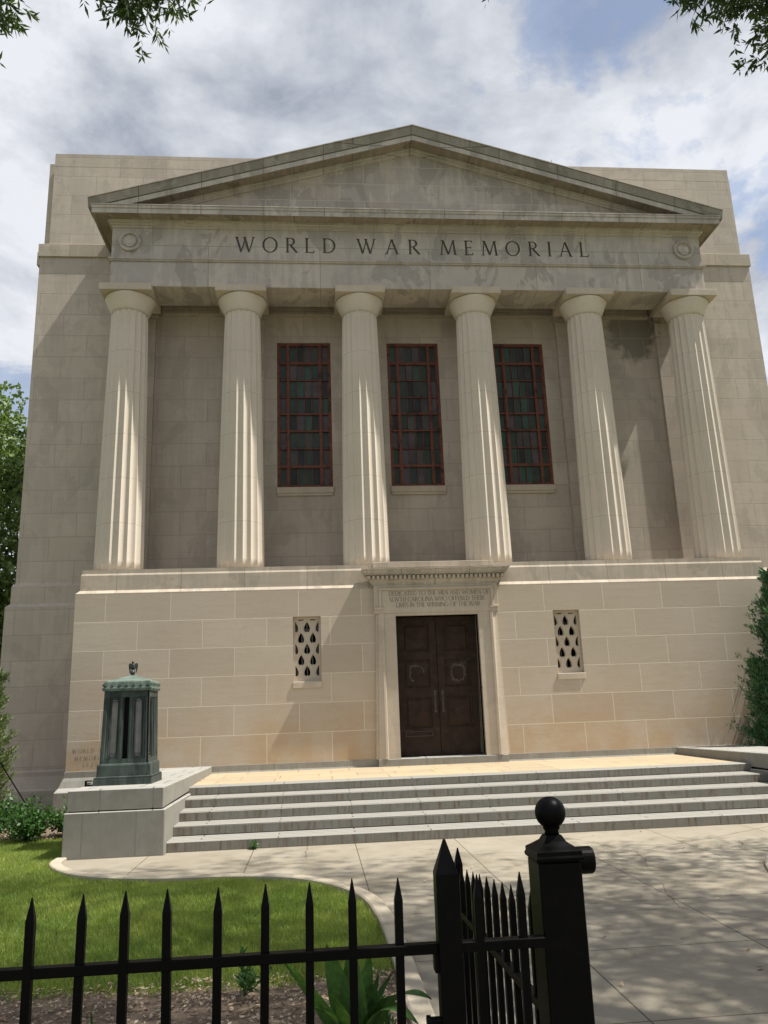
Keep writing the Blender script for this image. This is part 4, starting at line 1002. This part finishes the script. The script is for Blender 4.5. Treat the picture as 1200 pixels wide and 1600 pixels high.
# junipers
def juniper(base, stems, label, m, seed):
    r = empty('juniper', base, label, 'conifer', 'junipers against the building')
    rg = np.random.default_rng(seed); bm = BM(); C, D, Ls = [], [], []
    for sx, sy, h, rad_ in stems:
        tube(bm, [(sx*.3, sy*.3, -.05), (sx*.7, sy*.7, h*.3), (sx, sy, h*.97)], .06, .008, 8)
        nb = int(h*44)
        for i in range(nb):
            z = h*rg.uniform(.03, .97)**.9; a = rg.uniform(0, 2*np.pi); w_ = rad_*min(1, (1-(z/h))**.75*1.05)*rg.uniform(.35, 1.25)+.05
            s = np.array([sx*(.3+.7*z/h), sy*(.3+.7*z/h), z]); e = s+np.array([np.cos(a)*w_, np.sin(a)*w_, w_*.75+.08])
            if i % 3 == 0: tube(bm, [tuple(s), tuple((s+e)/2-np.array([0, 0, .03])), tuple(e)], .012, .004, 4)
            k = 60; t = rg.uniform(.25, 1.05, k)
            c = s+(e-s)*t[:, None]+rg.normal(0, .05, (k, 3))*(1.25-t[:, None]*.8); d = (e-s)/np.linalg.norm(e-s)*.9+rg.normal(0, .42, (k, 3))+np.array([0, 0, .35])
            C.append(c); D.append(d)
    obj('trunk', bm, M_BARK, r)
    C = np.concatenate(C); D = np.concatenate(D); n = len(C)
    leaves(C, D, rg.uniform(.06, .13, n), rg.uniform(.008, .016, n), 'foliage', m, r); return r
juniper((10.42, 17.9, 0), [(.30, 0, 4.8, .9), (-.40, -.1, 2.7, .55), (1.0, .2, 4.2, .8), (.1, -.3, 3.6, .7), (-.1, .1, 1.9, .6)], 'dark green juniper growing past the right end of the podium', M_JUN, 3)
juniper((-6.62, 17.3, 0), [(-.3, 0, 3.4, .6), (.16, -.1, 3.0, .52), (-.6, .1, 3.0, .6), (.1, -.25, 2.3, .5)], 'pale green juniper at the left wing of the hall', M_JUNL, 5)
# guy wire staking the left juniper
bm = BM(); tube(bm, [(-5.36, 17.0, .0), (-6.22, 17.0, 1.26), (-6.95, 17.25, 2.35)], .012, .012, 6); tag(obj('guy_wire', bm, M_IRON), 'thin dark wire slanting down from the left juniper to the shrubs', 'wire')
# low shrubs by the wall
def shrub(base, h, rr, n, label, seed):
    r = empty('shrub', base, label, 'shrub', 'low shrubs by the left wall'); rg = np.random.default_rng(seed)
    bm = BM(); C, D = [], []
    for i in range(n):
        a = rg.uniform(0, 2*np.pi); q = rg.uniform(.1, 1)**.6; e = np.array([np.cos(a)*rr*q, np.sin(a)*rr*q, h*rg.uniform(.45, 1.05)*(1-.4*q*q)])
        tube(bm, [(0, 0, 0), tuple(e*.55+np.array([0, 0, .04])), tuple(e)], .008, .003, 4)
        k = 26; t = rg.uniform(.35, 1.05, k); C.append(e*t[:, None]+rg.normal(0, .045, (k, 3))); D.append(rg.normal(0, .8, (k, 3))+e/np.linalg.norm(e)*.6+np.array([0, 0, .25]))
    obj('stem', bm, M_BARK, r); C = np.concatenate(C); D = np.concatenate(D); C[:, 2] = np.maximum(C[:, 2], .02); m_ = len(C)
    leaves(C, D, rg.uniform(.05, .095, m_), rg.uniform(.016, .028, m_), 'foliage', M_SHRUB, r)
shrub((-4.30, 15.55, 0), .62, .42, 60, 'low glossy shrub closest to the granite pedestal', 1)
shrub((-5.0, 15.15, 0), .68, .5, 80, 'low glossy shrub second from the granite pedestal', 2)
shrub((-5.75, 15.5, 0), .72, .55, 80, 'low glossy shrub third from the granite pedestal', 3)
shrub((-6.7, 15.3, 0), .65, .5, 60, 'low glossy shrub farthest left, mostly out of view', 4)
# broad strap-leaved plants in the front bed
def strap_plant(base, specs, label):
    r = empty('strap_leaf_plant', base, label, 'plant', 'strap-leaved plants in the front bed')
    for tx, ty, tz, wd, bend in specs:
        bm = BM(); n = 14; tip = Vector((tx, ty, tz)); rows = []
        hd = Vector((tx, ty, 0)); side = Vector((-ty, tx, 0)); side = side.normalized() if side.length > .01 else Vector((1, 0, 0))
        if abs(side.x) < .6: side = Vector((.85, .5*(1 if side.y > 0 else -1), 0)).normalized()
        for i in range(n+1):
            t = i/n; c = Vector((tx*t**1.3, ty*t**1.3, tz*t+bend*math.sin(math.pi*t)*.5+bend*.6*(t-t*t)*2))
            w_ = wd*(math.sin(math.pi*min(1, .12+t*.9))**.7)*(1 if t < 1 else .02)
            rows.append([c-side*w_, c-side*w_*.5+Vector((0, .010, -.004)), c+Vector((0, .016, -.008)), c+side*w_*.5+Vector((0, .010, -.004)), c+side*w_])
        loft(bm, rows, close=False, caps=False)
        obj('leaf', bm, M_STRAP, r, smooth=True, recalc=False)
strap_plant((.20, 5.05, 0), [(-.42, -.05, .66, .065, .03), (-.16, .05, .69, .095, .03), (-.02, -.02, .71, .10, .02), (.09, .03, .64, .07, .03), (.14, .05, .52, .05, .02), (.42, -.12, .42, .085, .24), (.33, -.25, .34, .075, .26), (-.25, -.2, .45, .045, .12), (.22, .1, .50, .04, .08), (-.12, -.25, .50, .05, .05)], 'clump of broad green strap leaves beside the kerb behind the fence')
strap_plant((-1.13, 4.85, 0), [(-.08, .0, .50, .03, .0), (.05, .0, .40, .03, .02), (-.2, .05, .34, .025, .05), (.12, -.05, .28, .025, .08)], 'small strap-leaved plant in the mulch at the left behind the fence')
strap_plant((-.72, 4.75, 0), [(.03, .0, .44, .03, .0), (-.06, .02, .40, .025, .0), (.16, -.02, .30, .025, .06), (-.16, 0, .25, .025, .06)], 'strap-leaved sprout in the mulch between the other two plants')
def weed(base, h, n, seed):
    r = empty('weed', base, {1: 'feathery green weed at the lawn edge of the mulch bed', 2: 'leafy green weed beside the clump of strap leaves', 3: 'tiny weed growing at the foot of the lowest granite step'}[seed], 'weed'); rg = np.random.default_rng(seed); bm = BM(); C, D = [], []
    for i in range(n):
        e = np.array([rg.normal(0, h*.35), rg.normal(0, h*.3), h*rg.uniform(.5, 1)]); tube(bm, [(0, 0, 0), tuple(e*.6), tuple(e)], .004, .002, 4)
        k = 16; t = rg.uniform(.3, 1, k); C.append(e*t[:, None]); D.append(rg.normal(0, .8, (k, 3))+np.array([0, 0, .4]))
    obj('stem', bm, M_STRAP, r); C = np.concatenate(C); m_ = len(C); leaves(C, np.concatenate(D), rg.uniform(.04, .09, m_), rg.uniform(.008, .016, m_), 'foliage', M_SHRUB, r)
weed((-.98, 13.06, 0), .09, 5, 3); weed((-.55, 6.55, 0), .3, 9, 1); weed((.36, 5.35, 0), .34, 16, 2)
